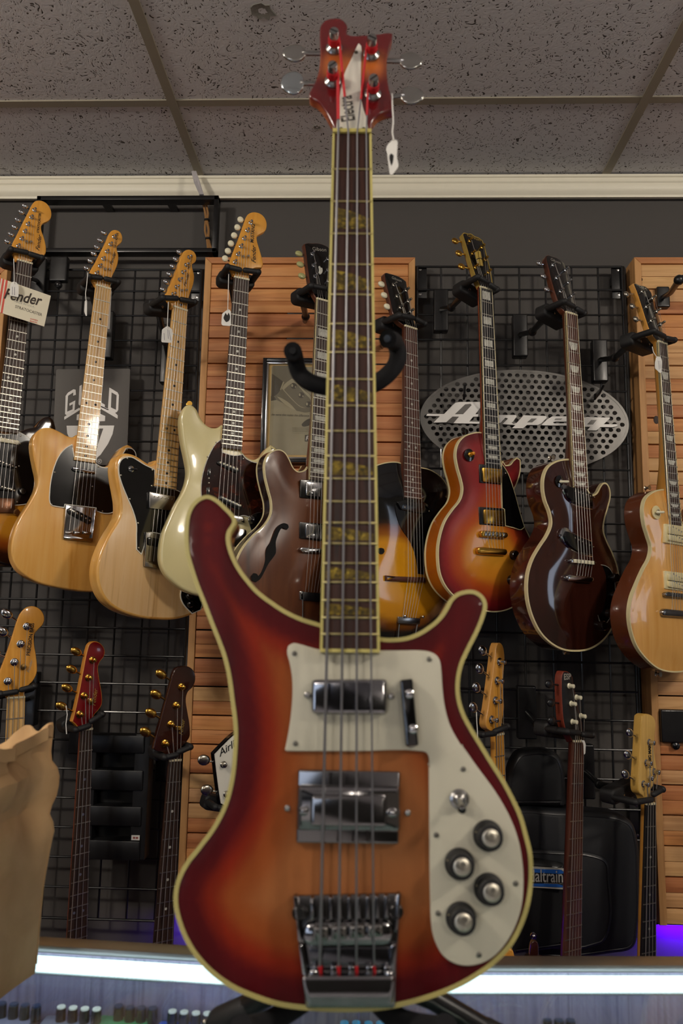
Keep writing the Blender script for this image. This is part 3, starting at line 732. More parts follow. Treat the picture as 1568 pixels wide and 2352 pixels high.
# ================================================================ GUITARS ON THE WALL, upper row from the left
GW = 'electric guitars hanging in the upper row'
PEARL = shell('pearl_inlay', [(.1, 'b9b8ac'), (.4, 'd8d6cc'), (.7, 'a9a79a')], 160, .25, .3)
TORT = shell('tortoise_shell', [(.05, '1a0b08'), (.3, '2a110a'), (.55, '5a2412'), (.8, '7a3a1a')], 60, .10, .9)
MAPDARK = plain('darker_fret_wire', 'b2ada0', .35, 1, 0, .05)  # darker fret metal, used on the maple boards
def logo_fender(g, a, b, h, mat=INK, name='lettering', body='Fender'):
    text(name, body, g.hd, a, b, .0006, mat, g.root, shear=.35, bold=.012, hscale=h)

# ---- black-guard sunburst guitar cut by the left edge
g = Gtr('electric_guitar', 'sunburst guitar with black pickguard cut off by the left edge, card on its neck', c1('Q','125,180'), c1('Q','235,212'), c1('D','-30,172'), c1('D','127,203'), c1('D','20,715'), .648, 38, group=GW)
g1 = g
g.neck(MAPLE, ROSE, 21, inlay='dot', imat=PEARL)
g.head(c('A','112,508 98,470 84,430 84,402 120,325 160,243 200,165 238,100 262,91 298,96 330,118 352,155 357,192 346,225 322,240 300,250 286,272 288,300 302,340 314,385 320,430 312,465 280,480 240,490 222,515'), [MAPLEH, MAPLEH], .014)
KP = '238,160 217,210 193,258 172,308 150,358 127,408'; KK = '172,130 147,172 122,226 100,276 76,326 50,376'
g.pegs(c('A', KP), c('A', KK), ks=(.0085,.0065,.005))
for p in c('A','183,381 213,381'): g.disc('string_tree', p, [(.004,-.001),(.004,.002),(.0025,.006)], NICKEL, dw=-.004)
logo_fender(g, c1('A','272,440'), c1('A','288,332'), .9)
text('lettering', 'STRATOCASTER', g.hd, c1('A','270,318'), c1('A','285,182'), .0006, INK, g.root, bold=.02, hscale=1.1)
BURST1 = lerpc([(0,'1a0d08'),(.02,'2a130a'),(.045,'8a4312'),(.075,'c58524')])
g.body(c('D','-40,205 60,202 132,185 200,160 250,150 262,130 282,104 312,82 345,80 372,100 386,138 392,200 395,300 385,420 370,540 385,680 420,820 430,960 395,1060 300,1120 150,1130 20,1110 -120,1060 -220,960 -260,820 -220,650 -190,520 -215,400 -235,300 -200,200 -120,170'), .044, [painted('burst_gloss', .15, .8), painted('burst_gloss')], -.009, .007, dense=.010, col=lambda d,u,v: BURST1(d), sidecol=lin('160b07'))
g.plate('pickguard', c('D','-40,205 60,203 128,187 160,202 195,222 225,260 245,330 250,420 240,520 235,600 215,680 150,692 60,690 -60,600 -150,500 -170,380 -150,280'), BLACKG, edge=WHITEP)
for nm, q, mt in (('pickup','-12,222 135,248 138,276 -12,252', IVORY), ('pickup','-20,390 118,415 120,440 -20,418', BLACK), ('pickup','-25,560 105,572 105,600 -25,585', BLACK)):
    o = g.block(nm, c('D', q), mt, g.w1, g.w1+.009, .001, .006)
    a, b2 = c('D', q)[0], c('D', q)[2]
    for i in range(6):
        t = (i+.6)/6.2; p = (a[0]*(1-t)+b2[0]*t, a[1]*(1-t)+b2[1]*t); g.disc('pole_piece', p, [(.0022,.008),(.0022,.0098),(.0012,.010)], NICKEL, o, 8)
g.screws(c('D','140,268 133,424 120,672 142,215'), g.w1+.0022)
g.disc('knob', c1('D','150,600'), [(.010,0),(.0095,.010),(.007,.013)], BLACKG)
g.disc('volume_knob', c1('D','108,745'), [(.008,0),(.0075,.012)], CHROME)
g.block('bridge', c('D','-80,640 102,648 105,750 -80,745'), plain('aged_bridge','5a3c2a',.3,.8), g.w1, g.w1+.006)
g.strings(-.648, order=[5,4,3,2,1,0])
hanger(g, c('A','78,430 185,452'), c('A','208,462 290,488'), 'guitar hanger holding the sunburst guitar at the left edge', c1('Q','262,330'))

# ---- natural ash single-cut, black pickguard, maple neck
g = Gtr('electric_guitar', 'natural ash guitar with black pickguard, maple neck and shiny square bridge', c1('Q','690,362'), c1('Q','800,394'), c1('D','515,378'), c1('D','660,406'), c1('D','548,897'), .648, 36, group=GW)
g2 = g
g.neck(MAPLE, MAPLEW, 21, inlay='dot', imat=INK, fretmat=MAPDARK)
g.head(c('A','668,690 655,672 638,642 622,600 660,520 700,442 735,372 765,308 785,296 808,296 832,310 847,342 842,380 822,398 810,412 812,440 820,472 816,525 800,570 780,610 768,650 765,700'), [MAPLEH, MAPLEH], .014)
g.pegs(c('A','790,345 765,397 740,447 715,497 693,547 670,597'), c('A','718,316 693,368 670,415 648,460 625,511 600,562'), ks=(.0085,.0065,.005))
for p in c('A','727,571 756,571'): g.disc('string_tree', p, [(.004,-.001),(.004,.002),(.0025,.006)], NICKEL, dw=-.004)
logo_fender(g, c1('A','777,540'), c1('A','806,452'), .85)
text('lettering', 'TELECASTER', g.hd, c1('A','800,425'), c1('A','822,318'), .0006, INK, g.root, bold=.01, hscale=1.0)
g.body(c('D','530,205 505,222 470,215 430,192 390,172 345,156 300,158 262,178 236,212 224,262 230,335 247,425 262,500 258,560 236,620 190,700 140,780 102,862 80,950 78,1020 95,1090 135,1150 205,1202 290,1240 400,1266 500,1284 620,1296 740,1288 840,1240 900,1150 920,1040 905,930 872,830 855,730 868,640 905,560 940,470 955,390 940,330 915,290 885,275 850,290 815,330 780,385 745,422 705,425 672,405 655,370'), .044, [ASH, ASH], -.008, .005, k=5)
g.plate('pickguard', c('D','500,272 455,298 408,352 374,430 352,520 343,600 344,675 356,698 400,706 445,712 450,690 560,702 664,715 666,735 720,752 780,745 815,700 830,600 870,500 930,430 944,360 930,315 900,298 872,300 845,345 800,395 748,432 700,428 664,408 590,390 518,378'), BLACKG, edge=WHITEP, ew=.0016)
g.screws(c('D','500,287 378,466 357,690 680,428 710,737 640,565 880,310'), g.w1+.0022)
o = g.block('pickup', c('D','497,424 658,454 664,480 505,456'), CHROME, g.w1, g.w1+.009, .0025, .012)
o = g.block('bridge', c('D','456,690 667,720 641,950 439,926'), CHROME, g.w1, g.w1+.0015, .0006, .002)
for q in ('456,690 462,691 447,928 439,926', '660,719 667,720 641,950 634,949', '441,900 645,924 641,950 439,926'): g.block('bridge_lip', c('D', q), CHROME, g.w1, g.w1+.009, .0005, .0006, parent=o)
g.block('bridge_pickup', c('D','462,722 490,708 640,785 642,812 620,828 470,752'), BLACK, g.w1, g.w1+.007, .001, .004, parent=o)
for p in c('D','482,728 506,741 530,754 560,772 590,788 615,802'): g.disc('pole_piece', p, [(.0024,.006),(.0024,.0078),(.001,.008)], NICKEL, o, 8)
for i in range(3): t = (i+.5)/3; g.block('saddle', [(p[0], p[1]) for p in c('D', f'{452+64*i},872 {506+64*i},880 {503+64*i},900 {450+64*i},892')], CHROMED, g.w1+.001, g.w1+.008, .001, .001, parent=o)
g.strings(-.640, order=[5,4,3,2,1,0], half=.026, w=.0, mu=g.pl.uv(c1('D','553,890'), 0)[0])
hanger(g, c('A','620,618 697,628'), c('A','733,635 818,655'), 'guitar hanger holding the natural guitar with square bridge')

# ---- pale ash guitar with long black pickguard
g = Gtr('electric_guitar', 'pale ash guitar with long black pickguard and one chrome humbucker at the neck', c1('Q','1250,516'), c1('Q','1350,550'), c1('D','1072,560'), c1('D','1222,586'), c1('D','1110,1105'), .648, 43, group=GW)
g3 = g
g.neck(MAPLE, MAPLEW, 21, inlay='dot', imat=INK, fretmat=MAPDARK)
g.head(c('A','1188,838 1186,815 1165,780 1150,750 1190,655 1232,553 1268,455 1288,435 1320,433 1345,448 1360,480 1352,518 1332,530 1330,545 1338,580 1345,620 1336,680 1318,730 1304,780 1297,862'), [MAPLEH, MAPLEH], .014)
g.pegs(c('A','1308,486 1287,540 1266,590 1243,641 1221,692 1198,742'), c('A','1240,450 1215,500 1193,550 1170,603 1148,656 1127,709'), ks=(.0085,.0065,.005))
for p in c('A','1255,718 1286,714'): g.disc('string_tree', p, [(.004,-.001),(.004,.002),(.0025,.006)], NICKEL, dw=-.004)
logo_fender(g, c1('A','1287,690'), c1('A','1312,598'), .85)
text('lettering', 'TELECASTER', g.hd, c1('A','1312,575'), c1('A','1338,470'), .0006, INK, g.root, bold=.01, hscale=1.0)
g.disc('truss_rod_nut', c1('A','1247,818'), [(.004,0),(.004,.004),(.002,.006)], CHROME, dw=-.006)
g.body(c('D','1082,382 1062,405 1035,408 1000,388 955,358 905,338 860,335 825,352 802,395 797,450 805,520 820,600 832,680 830,755 802,820 752,900 704,1000 677,1085 669,1180 683,1262 722,1342 784,1402 872,1446 980,1476 1100,1488 1210,1486 1300,1464 1385,1425 1450,1360 1480,1260 1470,1150 1440,1050 1420,960 1420,870 1440,790 1470,700 1480,620 1460,560 1420,545 1380,580 1330,630 1270,640 1235,610 1222,575'), .044, [ASHP, ASH], -.008, .006, k=5)
g.plate('pickguard', c('D','880,360 848,372 826,405 822,468 840,540 880,640 920,735 944,825 944,920 945,1002 979,1036 1000,975 1008,890 1060,885 1120,900 1160,930 1180,1100 1240,1180 1255,1272 1250,1325 1270,1382 1330,1447 1390,1420 1420,1300 1420,1100 1400,900 1410,760 1360,650 1280,620 1225,590 1074,565 1073,448 1045,434 1000,412 955,384 915,362'), BLACKG, edge=WHITEP, ew=.0016, sharp=40)
g.screws(c('D','882,370 838,487 898,652 956,818 960,990 1055,450 1050,560 1335,1430'), g.w1+.0022)
g.humbucker(c('D','1034,600 1215,634 1196,737 1032,716'), c('D','1036,602 1213,636 1195,735 1034,714'), CHROMED, CHROMED, g.w1+.002, (c1('D','1068,634'), c1('D','1195,655')))
g.disc('switch_nut', c1('D','905,445'), [(.0075,0),(.0075,.003),(.004,.005)], CHROME, dw=g.w1+.002)
u = g.pl.pt(c1('D','908,445'), g.w1+.006); mb = MB(); mb.capsule(u, g.pl.pt(c1('D','945,446'), g.w1+.018), .0028, 8); mb.build('switch_tip', BLACK, g.root)
for p in c('D','1302,1325 1310,1380'): g.disc('knob', p, [(.009,0),(.0085,.010),(.006,.013)], BLACKG, dw=g.w1+.002)
o = g.block('bridge', c('D','1012,880 1218,905 1205,1150 1004,1118'), CHROMED, g.w1, g.w1+.0015, .0006, .002)
g.block('bridge_lip', c('D','1005,1085 1207,1112 1205,1150 1004,1118'), CHROMED, g.w1, g.w1+.009, .0005, .0006, parent=o)
g.block('bridge_lip', c('D','1012,880 1018,881 1010,1119 1004,1118'), CHROMED, g.w1, g.w1+.009, .0005, .0006, parent=o)
g.block('bridge_pickup', c('D','1025,915 1205,945 1200,1000 1025,970'), BLACK, g.w1, g.w1+.007, .001, .004, parent=o)
g.strings(-.642, order=[5,4,3,2,1,0], half=.026, w=.0)
hanger(g, c('A','1128,766 1222,770'), c('A','1256,778 1348,795'), 'guitar hanger holding the pale ash guitar')

# ---- cream offset guitar
g = Gtr('electric_guitar', 'cream offset guitar with tortoiseshell pickguard and ivory tuner buttons', c1('B','318,560'), c1('B','412,579'), c1('E','325,372'), c1('E','444,391'), c1('X','522,1190'), .61, 25, group=GW)
g4 = g
g.neck(MAPLE, ROSE, 22, inlay='dot', imat=PEARL)
g.head(c('B','310,542 300,515 280,490 312,402 352,300 385,205 400,172 425,156 455,155 488,168 513,198 521,238 510,272 484,288 462,302 460,330 474,380 490,435 497,480 490,500 455,500 422,515 412,545 411,578'), [MAPLEH, MAPLEH], .014)
g.pegs(c('B','420,222 400,270 380,320 360,369 342,418 323,466'), c('B','357,202 338,250 318,300 298,350 279,397 262,443'), kmat=IVORY, ks=(.0085,.0085,.005))
for p in c('B','373,434 404,431'): g.disc('string_tree', p, [(.004,-.001),(.004,.002),(.0025,.006)], NICKEL, dw=-.004)
logo_fender(g, c1('B','452,470'), c1('B','452,362'), 1.0)
text('lettering', 'MUSTANG', g.hd, c1('B','438,345'), c1('B','447,232'), .0006, INK, g.root, bold=.02, hscale=1.25)
WHT = plain('aged_white_lacquer', 'd9cc98', .22, 0, .7, .05, .5, 12)
g.body(c('E','327,238 302,256 262,254 228,230 203,194 180,146 152,122 120,128 95,165 86,212 90,268 100,345 118,430 130,510 121,572 98,632 58,702 18,790 -18,880 -32,980 -28,1050 0,1110 60,1170 130,1215 220,1240 330,1245 440,1225 540,1180 600,1100 610,1000 590,900 585,820 610,720 640,620 655,520 655,430 645,375 615,356 585,382 552,425 512,442 470,422 446,395'), .040, [WHT, WHT], -.009, .008, k=5, rb=.006)
g.plate('pickguard', c('E','324,325 292,350 252,418 222,500 208,570 206,640 216,710 250,760 320,780 400,790 450,770 500,785 530,765 580,748 610,690 640,600 640,500 600,450 530,462 470,438 448,412 400,420 330,400'), TORT, edge=PEARL, ew=.0014)
for q, z in (('306,448 420,492 430,510 412,522 308,474 296,462', 1), ('318,650 440,705 445,728 430,735 315,682 305,665', 1)):
    o = g.block('pickup', c('E', q), BLACK, g.w1, g.w1+.007, .001, .003); P_ = c('E', q)
    for i in range(6):
        t = (i+.5)/6; a_, b_ = P_[0], P_[1]; p = (a_[0]*(1-t)+b_[0]*t, a_[1]*(1-t)+b_[1]*t+ 5); g.disc('pole_piece', p, [(.0024,.006),(.0024,.0082),(.001,.0085)], IVORY, o, 8)
for q in ('246,494 262,490 262,535 246,538', '240,604 256,602 256,645 240,648'): g.block('slide_switch', c('E', q), BLACK, g.w1+.001, g.w1+.0035, .0004, .002)
g.screws(c('E','252,553 252,580 250,640 295,345 452,438 530,500 245,428 490,775 560,728'), g.w1+.0024)
g.plate('control_plate', c('E','478,790 510,760 600,745 640,800 640,900 580,960 520,900'), CHROME, th=.0026)
for p in c('E','508,800 560,850'): g.disc('knob', p, [(.012,0),(.0115,.006),(.010,.014),(.006,.016)], BLACKG)
o = g.block('bridge', c('E','330,752 455,775 462,815 330,790'), CHROME, g.w1, g.w1+.009, .002, .004)
g.block('vibrato_plate', c('E','340,830 470,850 465,960 335,940'), CHROME, g.w1, g.w1+.002, .0006, .006)
g.disc('strap_button', c1('E','145,112'), [(.0065,-.02),(.003,-.018),(.003,-.012),(.0065,-.010)], GOLD)
g.strings(-.608, order=[5,4,3,2,1,0], half=.026, w=.002)
hanger(g, c('B','278,494 352,512'), c('B','386,515 468,527'), 'guitar hanger holding the cream offset guitar')

# ---- brown semi-hollow
g = Gtr('electric_guitar', 'walnut brown semi-hollow guitar with f-hole, partly hidden by the front bass neck', c1('B','830,695'), c1('B','920,718'), c1('E','835,555'), c1('E','940,580'), c1('X','731,1262'), .628, 35, tilt=15, group=GW)
g5 = g
NATM = wood('walnut_stain', [(.25,'3a1d10'), (.45,'5a3018'), (.6,'693c20'), (.78,'40210f')], (14,1.6,14), .3, .4, dist=1.2)
SIDEB = plain('dark_brown_lacquer', '241008', .2, 0, .6)
g.neck(MAHOG, ROSE, 22, bind=CREAM, inlay='es', imat=PEARL, heel=(-.30, .05))
g.head(c('B','832,700 800,640 785,590 772,500 760,400 752,352 775,345 800,347 830,346 862,352 895,366 925,392 928,440 930,520 935,600 925,650 920,715'), [BLACKG, MAHOG], .014)
g.pegs(c('B','818,555 808,487 800,416 900,582 898,517 897,446'), c('B','738,551 728,480 720,413'), kmat=plain('aged_button','a7a670',.25,0,.5), ks=(.011,.0085,.005))
text('lettering', 'Gibson', g.hd, c1('B','808,392'), c1('B','893,400'), .0006, SILVERINK, g.root, shear=.3)
g.plate('crown_inlay', c('B','842,492 850,488 855,498 865,500 868,515 862,535 850,542 842,530 846,515'), PEARL, th=.0008, w0=-.020)
g.body(c('E','835,468 815,500 790,512 765,512 742,492 718,442 692,402 660,386 622,394 592,420 575,465 576,530 596,620 613,690 611,758 576,820 512,880 452,950 412,1030 385,1120 378,1220 400,1320 462,1405 560,1460 690,1490 830,1480 960,1430 1050,1340 1090,1220 1080,1100 1040,1000 990,920 970,840 985,740 1020,640 1045,540 1040,460 1010,430 985,470 965,520 945,560'), .042, [NATM, SIDEB], -.012, .002, k=5, dense=.014, arch=lambda d,u,v: .009*(1-math.exp(-(d/.045)**2)), bind=CREAM, back=CREAM)
fh = c('E','692,813 712,822 716,838 706,850 690,845 680,838 668,850 650,890 640,925 641,985 626,1012 600,1045 572,1100 548,1140 524,1156 502,1146 498,1122 512,1104 530,1108 540,1122 556,1100 580,1030 582,990 590,955 610,925 626,885 646,840 668,820')
g.plate('f_hole', fh, plain('f_hole_dark','080504',.9,0,0,0), th=.0012, w0=g.w1+.0080, k=3, r=0)
for qs, cs in (('785,560 912,566 912,676 783,664', '820,572 912,578 912,662 818,652'), ('780,806 912,816 912,916 780,902', '817,815 912,824 912,907 816,898')):
    g.humbucker(c('E', qs), c('E', cs), BLACK, CHROME, g.w1+.008)
o = g.block('bridge', c('E','780,966 790,952 925,962 930,985 800,985'), CHROME, g.w1+.008, g.w1+.019, .002, .005)
g.block('tailpiece', c('E','800,1212 925,1222 925,1272 800,1262'), EBONY, g.w1+.008, g.w1+.013, .001, .002)
g.block('tailpiece_clip', c('E','780,1210 803,1206 803,1260 780,1258'), CHROME, g.w1+.008, g.w1+.012, .001, .002)
for a, b2 in (('797,1260','795,1450'),): mb = MB(); mb.tube([g.pl.pt(c1('E',a), g.w1+.01), g.pl.pt(c1('E',b2), g.w1+.004)], .0016, 8); mb.build('trapeze_rod', CHROME, g.root)
g.strings(-.625, order=[0,1,2,5,4,3], half=.0255, w=.009, tail=lambda i,u: (g.pl.uv(c1('E','815,1212'))[0]+.008*i, g.pl.uv(c1('E','815,1212'))[1], -.002))
hanger(g, c('B','796,612 880,628'), c('B','905,640 962,652'), 'guitar hanger holding the walnut brown semi-hollow', c1('B','757,830'), (.108, .115))

# ---- archtop in tobacco sunburst
g = Gtr('electric_guitar', 'archtop guitar with black and amber sunburst, right of the front bass neck', c1('B','1378,861'), c1('B','1453,889'), c1('E','1386,660'), c1('E','1487,682'), c1('E','1428,1135'), .628, 40, tilt=14, group=GW)
g6 = g
g.neck(MAHOG, ROSER, 20, inlay='dot', imat=PEARL, heel=(-.28, .05))
g.head(c('B','1376,862 1335,830 1308,792 1290,730 1272,650 1252,565 1250,537 1262,530 1282,535 1305,541 1332,550 1362,566 1386,586 1392,620 1402,680 1414,740 1428,800 1440,850 1453,888'), [BLACKG, MAHOG], .014)
g.pegs(c('B','1347,747 1327,677 1306,607 1411,773 1397,708 1383,641'), c('B','1268,742 1250,671 1233,603'), kmat=IVORY, ks=(.011,.0085,.005), mat=NICKEL)
text('lettering', 'Gibson', g.hd, c1('B','1298,568'), c1('B','1358,590'), .0006, SILVERINK, g.root, shear=.3)
BT = lerpc([(0,'050405'),(.016,'0c0705'),(.034,'7a4410'),(.058,'d9931b'),(.15,'e6a41f')])
bn_ = g.pl.uv(c1('E','1480,850'), -.012)
BTOP = lerpc([(0,'e6a41f'),(.150,'dc9a1c'),(.178,'8a4a12'),(.205,'140c08'),(.24,'050405')])
cen = g.pl.uv(c1('E','1300,1300'), -.012)
def colarch(d, u, v):
    x = math.hypot((u-cen[0])*1.0, (v-cen[1])*(.5 if v < cen[1] else 1.0))
    a, b_ = BTOP(x), BT(d); return tuple(min(p, q) for p, q in zip(a, b_))
g.body(c('E','1385,470 1345,458 1300,458 1250,468 1190,492 1130,540 1095,610 1095,700 1120,790 1120,870 1080,960 1035,1060 1010,1180 1030,1300 1090,1400 1190,1470 1310,1500 1440,1490 1550,1440 1630,1350 1668,1240 1655,1120 1610,1010 1580,920 1580,840 1605,760 1640,680 1640,610 1610,555 1560,515 1520,497 1487,490'), .075, [painted('arch_gloss', .12, .8), painted('arch_gloss')], -.014, .003, k=5, dense=.011, arch=lambda d,u,v: .014*(1-math.exp(-(d/.05)**2)), col=colarch, sidecol=lin('0a0605'), bind=CREAM)
g.plate('pickguard', c('E','1338,690 1334,720 1342,770 1372,850 1420,920 1450,1000 1466,1108 1500,1112 1520,1000 1545,850 1560,740 1500,690 1420,676'), BLACKG, w0=g.w1+.012, th=.003)
o = g.block('pickup', c('E','1345,690 1390,678 1500,700 1556,742 1510,760 1370,735'), BLACK, g.w1+.012, g.w1+.020, .002, .004)
for p in c('E','1356,724 1498,748'): g.disc('screw', p, [(.0025,.019),(.0025,.0207),(.001,.021)], NICKEL, o, 8)
g.plate('f_hole', c('E','1252,957 1268,962 1272,978 1262,992 1246,992 1235,978 1225,1000 1195,1080 1180,1070 1210,990 1232,964'), plain('f_hole_dark','080504',.9,0,0,0), th=.0012, w0=g.w1+.0125, k=3, r=0)
g.block('bridge', c('E','1283,1116 1340,1122 1510,1128 1512,1158 1285,1148'), ROSER, g.w1+.010, g.w1+.021, .002, .002)
o = g.block('tailpiece', c('E','1352,1356 1478,1366 1478,1402 1352,1396'), CHROMED, g.w1+.008, g.w1+.014, .001, .002)
for p in c('E','1364,1354 1468,1358'): g.disc('tailpiece_post', p, [(.0035,.012),(.0035,.018),(.002,.019)], CHROME, o, 10)
for a, b2 in (('1357,1400','1350,1480'), ('1462,1402','1447,1480')): mb = MB(); mb.tube([g.pl.pt(c1('E',a), g.w1+.011), g.pl.pt(c1('E',b2), g.w1+.006)], .0018, 8); mb.build('trapeze_rod', CHROME, g.root)
tu = g.pl.uv(c1('E','1378,1362')); tu2 = g.pl.uv(c1('E','1450,1366'))
g.strings(-.625, order=[0,1,2,5,4,3], half=.0255, w=.008, tail=lambda i,u: (tu[0]+(tu2[0]-tu[0])*i/5, tu[1]+(tu2[1]-tu[1])*i/5, .0))
hanger(g, c('B','1343,795 1427,812'), c('B','1450,820 1500,848'), 'guitar hanger holding the amber sunburst archtop', c1('B','1238,985'), (.105, .115))

# ---- cherry sunburst single-cut with gold hardware
g = Gtr('electric_guitar', 'cherry sunburst single-cutaway guitar with gold pickups and black pickguard', c1('P','405,248'), c1('P','475,271'), c1('F','435,341'), c1('F','526,357'), c1('F','490,740'), .628, 33, tilt=16, group=GW)
g7 = g
AMBER = plain('amber_lacquer_side', 'a4560f', .18, 0, .7, .12, .5, 14)
g.neck(plain('cherry_neck','7a2410',.25,0,.5), EBONY, 22, bind=CREAM, inlay='allblock', imat=PEARL, heel=(-.28, .05))
g.head(c('C','405,572 385,530 366,480 345,415 322,335 302,270 312,262 335,268 352,268 372,282 398,292 418,308 428,335 440,385 452,430 465,490 476,560 474,598'), [BLACKG, plain('cherry_neck')], .015)
edging(g.hd, g.huv, .0022, -.012, .0008).build('binding', GOLDINK, g.root)
g.pegs(c('C','375,460 360,381 343,308 450,489 432,415 413,345'), c('C','298,455 283,379 262,308'), GOLD, ks=(.011,.0095,.005))
for q in ('378,372 392,365 398,405 384,412', '396,362 408,368 416,408 402,404', '386,416 400,410 408,450 394,452', '404,408 416,414 424,452 410,450'):
    g.block('split_diamond', c('C', q), GOLDINK, -.022, -.0195, .0002, .001)
text('lettering', 'Gibson', g.hd, c1('C','332,280'), c1('C','408,312'), .0006, GOLDINK, g.root, shear=.3)
CB = lerpc([(0,'5a1418'),(.018,'8a2224'),(.05,'b04a1e'),(.085,'d08424'),(.13,'d9952c')])
g.body(c('F','425,160 395,156 355,162 312,180 278,220 264,280 273,350 295,430 304,482 291,540 246,600 205,662 180,732 165,812 165,900 176,972 206,1040 260,1102 330,1150 430,1182 500,1188 570,1172 640,1130 690,1060 716,955 714,850 690,760 652,682 626,622 602,552 598,492 616,450 635,380 635,315 615,302 596,318 575,342 550,346 532,318 526,340'), .052, [painted('cherry_gloss', .22, .6), AMBER], -.012, .0015, k=5, dense=.010, arch=lambda d,u,v: .010*(1-math.exp(-(d/.04)**2)), col=lambda d,u,v: CB(d*(1-.55*max(0,min(1,(v+.62)/.12))*(1 if u < 0 else .6))), bind=CREAM, bindw=.0026, back=CREAM)
w9 = g.w1+.009
g.plate('pickguard', c('F','528,335 562,385 600,490 636,622 660,700 640,716 600,706 550,694 545,600 532,592 528,460'), BLACKG, w0=w9-.001, th=.004, edge=CREAM)
g.screws(c('F','552,392 640,622'), w9+.003)
for qs, cs, ps in (('400,339 532,346 537,458 405,446','424,358 530,368 530,450 426,440',('440,372','520,378')), ('399,584 542,594 547,698 402,686','432,598 545,606 546,690 432,680',('445,668','535,675'))):
    g.humbucker(c('F',qs), c('F',cs), BLACK, GOLD, w9-.002, (c1('F',ps[0]), c1('F',ps[1])))
o = g.block('bridge', c('F','412,726 425,720 562,732 567,752 555,764 415,757'), GOLD, w9, w9+.011, .0015, .004)
for i in range(6): g.block('saddle', c('F', f'{432+21*i},{726+i*1.4} {446+21*i},{727+i*1.4} {447+21*i},{752+i*1.4} {433+21*i},{751+i*1.4}'), CHROMED, w9+.006, w9+.013, .0005, .0008, parent=o)
g.block('tailpiece', c('F','394,820 410,814 560,826 566,846 555,864 396,856'), GOLD, w9, w9+.012, .004, .006)
g.disc('switch_ring', c1('F','341,288'), [(.0155,-.001),(.0155,.002),(.009,.0035)], BLACKG, dw=g.w1+.007, n=22)
g.disc('switch_nut', c1('F','341,286'), [(.007,.002),(.007,.006),(.004,.008)], GOLD, dw=g.w1+.007)
g.disc('switch_tip', c1('F','342,284'), [(.003,.006),(.0045,.012),(.004,.018),(.001,.020)], plain('amber_plastic','d98a1c',.25,0,.4), dw=g.w1+.007)
g.disc('strap_button', c1('F','327,152'), [(.0065,-.012),(.003,-.010),(.003,-.004),(.0065,0)], BLACKG, dw=-.035)
for p in c('F','592,862 580,1005 650,930 640,1050'): g.disc('knob', p, [(.0125,-.004),(.012,.010),(.010,.013),(.004,.0135)], plain('smoked_knob','1a0f0a',.2,0,.5), dw=w9, n=20)
tu, tu2 = g.pl.uv(c1('F','455,838')), g.pl.uv(c1('F','535,846'))
g.strings(-.626, order=[0,1,2,5,4,3], half=.0255, w=.010, mu=g.pl.uv(c1('F','492,742'), .010)[0], tail=lambda i,u: (tu[0]+(tu2[0]-tu[0])*i/5, tu[1], .004))
hanger(g, c('P','392,190 442,218'), c('P','462,234 502,262'), 'guitar hanger holding the cherry sunburst guitar', c1('P','182,375'), (.042, .128))

# ---- brown single-cut with slanted black pickups
g = Gtr('electric_guitar', 'dark brown glossy single-cutaway guitar with slanted black pickups', c1('P','897,392'), c1('P','963,416'), c1('F','940,455'), c1('F','1027,498'), c1('F','1008,900'), .628, 35, tilt=16, group=GW)
g8 = g
BROWNG = wood('brown_gloss', [(.3,'2a110a'), (.5,'371810'), (.7,'200c07')], (24,3,24), .10, .9)
BROWNS = wood('brown_gloss_side', [(.3,'3a170d'), (.5,'451d11'), (.7,'2c120a')], (8,60,8), .14, .8)
g.neck(MAHOG, ROSER, 22, bind=CREAM, inlay='trap', imat=PEARL, heel=(-.28, .05), vend=None)
g.head(c('C','896,718 870,690 838,620 815,545 795,460 782,398 795,388 820,396 842,402 868,418 888,436 897,462 908,520 922,570 938,625 950,670 963,738'), [BLACKG, MAHOG], .015)
g.pegs(c('C','862,597 841,520 820,446 928,623 908,546 891,476'), c('C','788,586 769,510 744,436'), CHROME, ks=(.010,.0085,.005))
text('lettering', 'Gibson', g.hd, c1('C','812,420'), c1('C','868,442'), .0006, SILVERINK, g.root, shear=.3)
g.body(c('F','928,310 882,311 832,325 792,355 769,410 765,480 778,550 804,620 812,680 790,742 746,810 705,882 680,960 672,1040 680,1130 706,1222 752,1310 812,1370 882,1406 960,1414 1030,1403 1100,1362 1150,1302 1186,1220 1204,1110 1203,1000 1190,920 1160,840 1131,780 1112,720 1118,660 1140,580 1152,520 1146,476 1130,450 1110,447 1091,470 1075,500 1055,514 1038,512 1027,495'), .058, [BROWNG, BROWNS], -.012, .002, k=5, dense=.012, arch=lambda d,u,v: .010*(1-math.exp(-(d/.04)**2)), bind=CREAM, bindw=.0038)
w9 = g.w1+.009
for ch, bk, ps in (('876,462 884,450 908,462 950,490 1050,520 1052,600 1000,592 940,574 900,530 880,490','900,480 915,463 1052,512 1054,588 960,568 912,530',('935,498','1045,532')),
                   ('868,735 876,712 902,702 935,728 1048,780 1052,872 975,856 900,806 872,765','892,752 905,724 930,732 1048,782 1050,862 980,848 912,800',('935,765','1040,815'))):
    o = g.plate('pickup_frame', c('F', ch), CHROME, w0=w9-.003, th=.006, k=4, r=.002)
    o2 = g.plate('pickup', c('F', bk), BLACKG, w0=w9, th=.008, k=4, r=.002)
    a_, b_ = c1('F',ps[0]), c1('F',ps[1])
    for i in range(6): t = i/5; g.disc('pole_piece', (a_[0]+(b_[0]-a_[0])*t, a_[1]+(b_[1]-a_[1])*t), [(.0022,.006),(.0022,.0085),(.001,.009)], NICKEL, o2, 8, dw=w9)
o = g.block('bridge', c('F','924,886 938,880 1065,896 1073,908 1060,916 930,908'), CHROME, w9, w9+.011, .0015, .004)
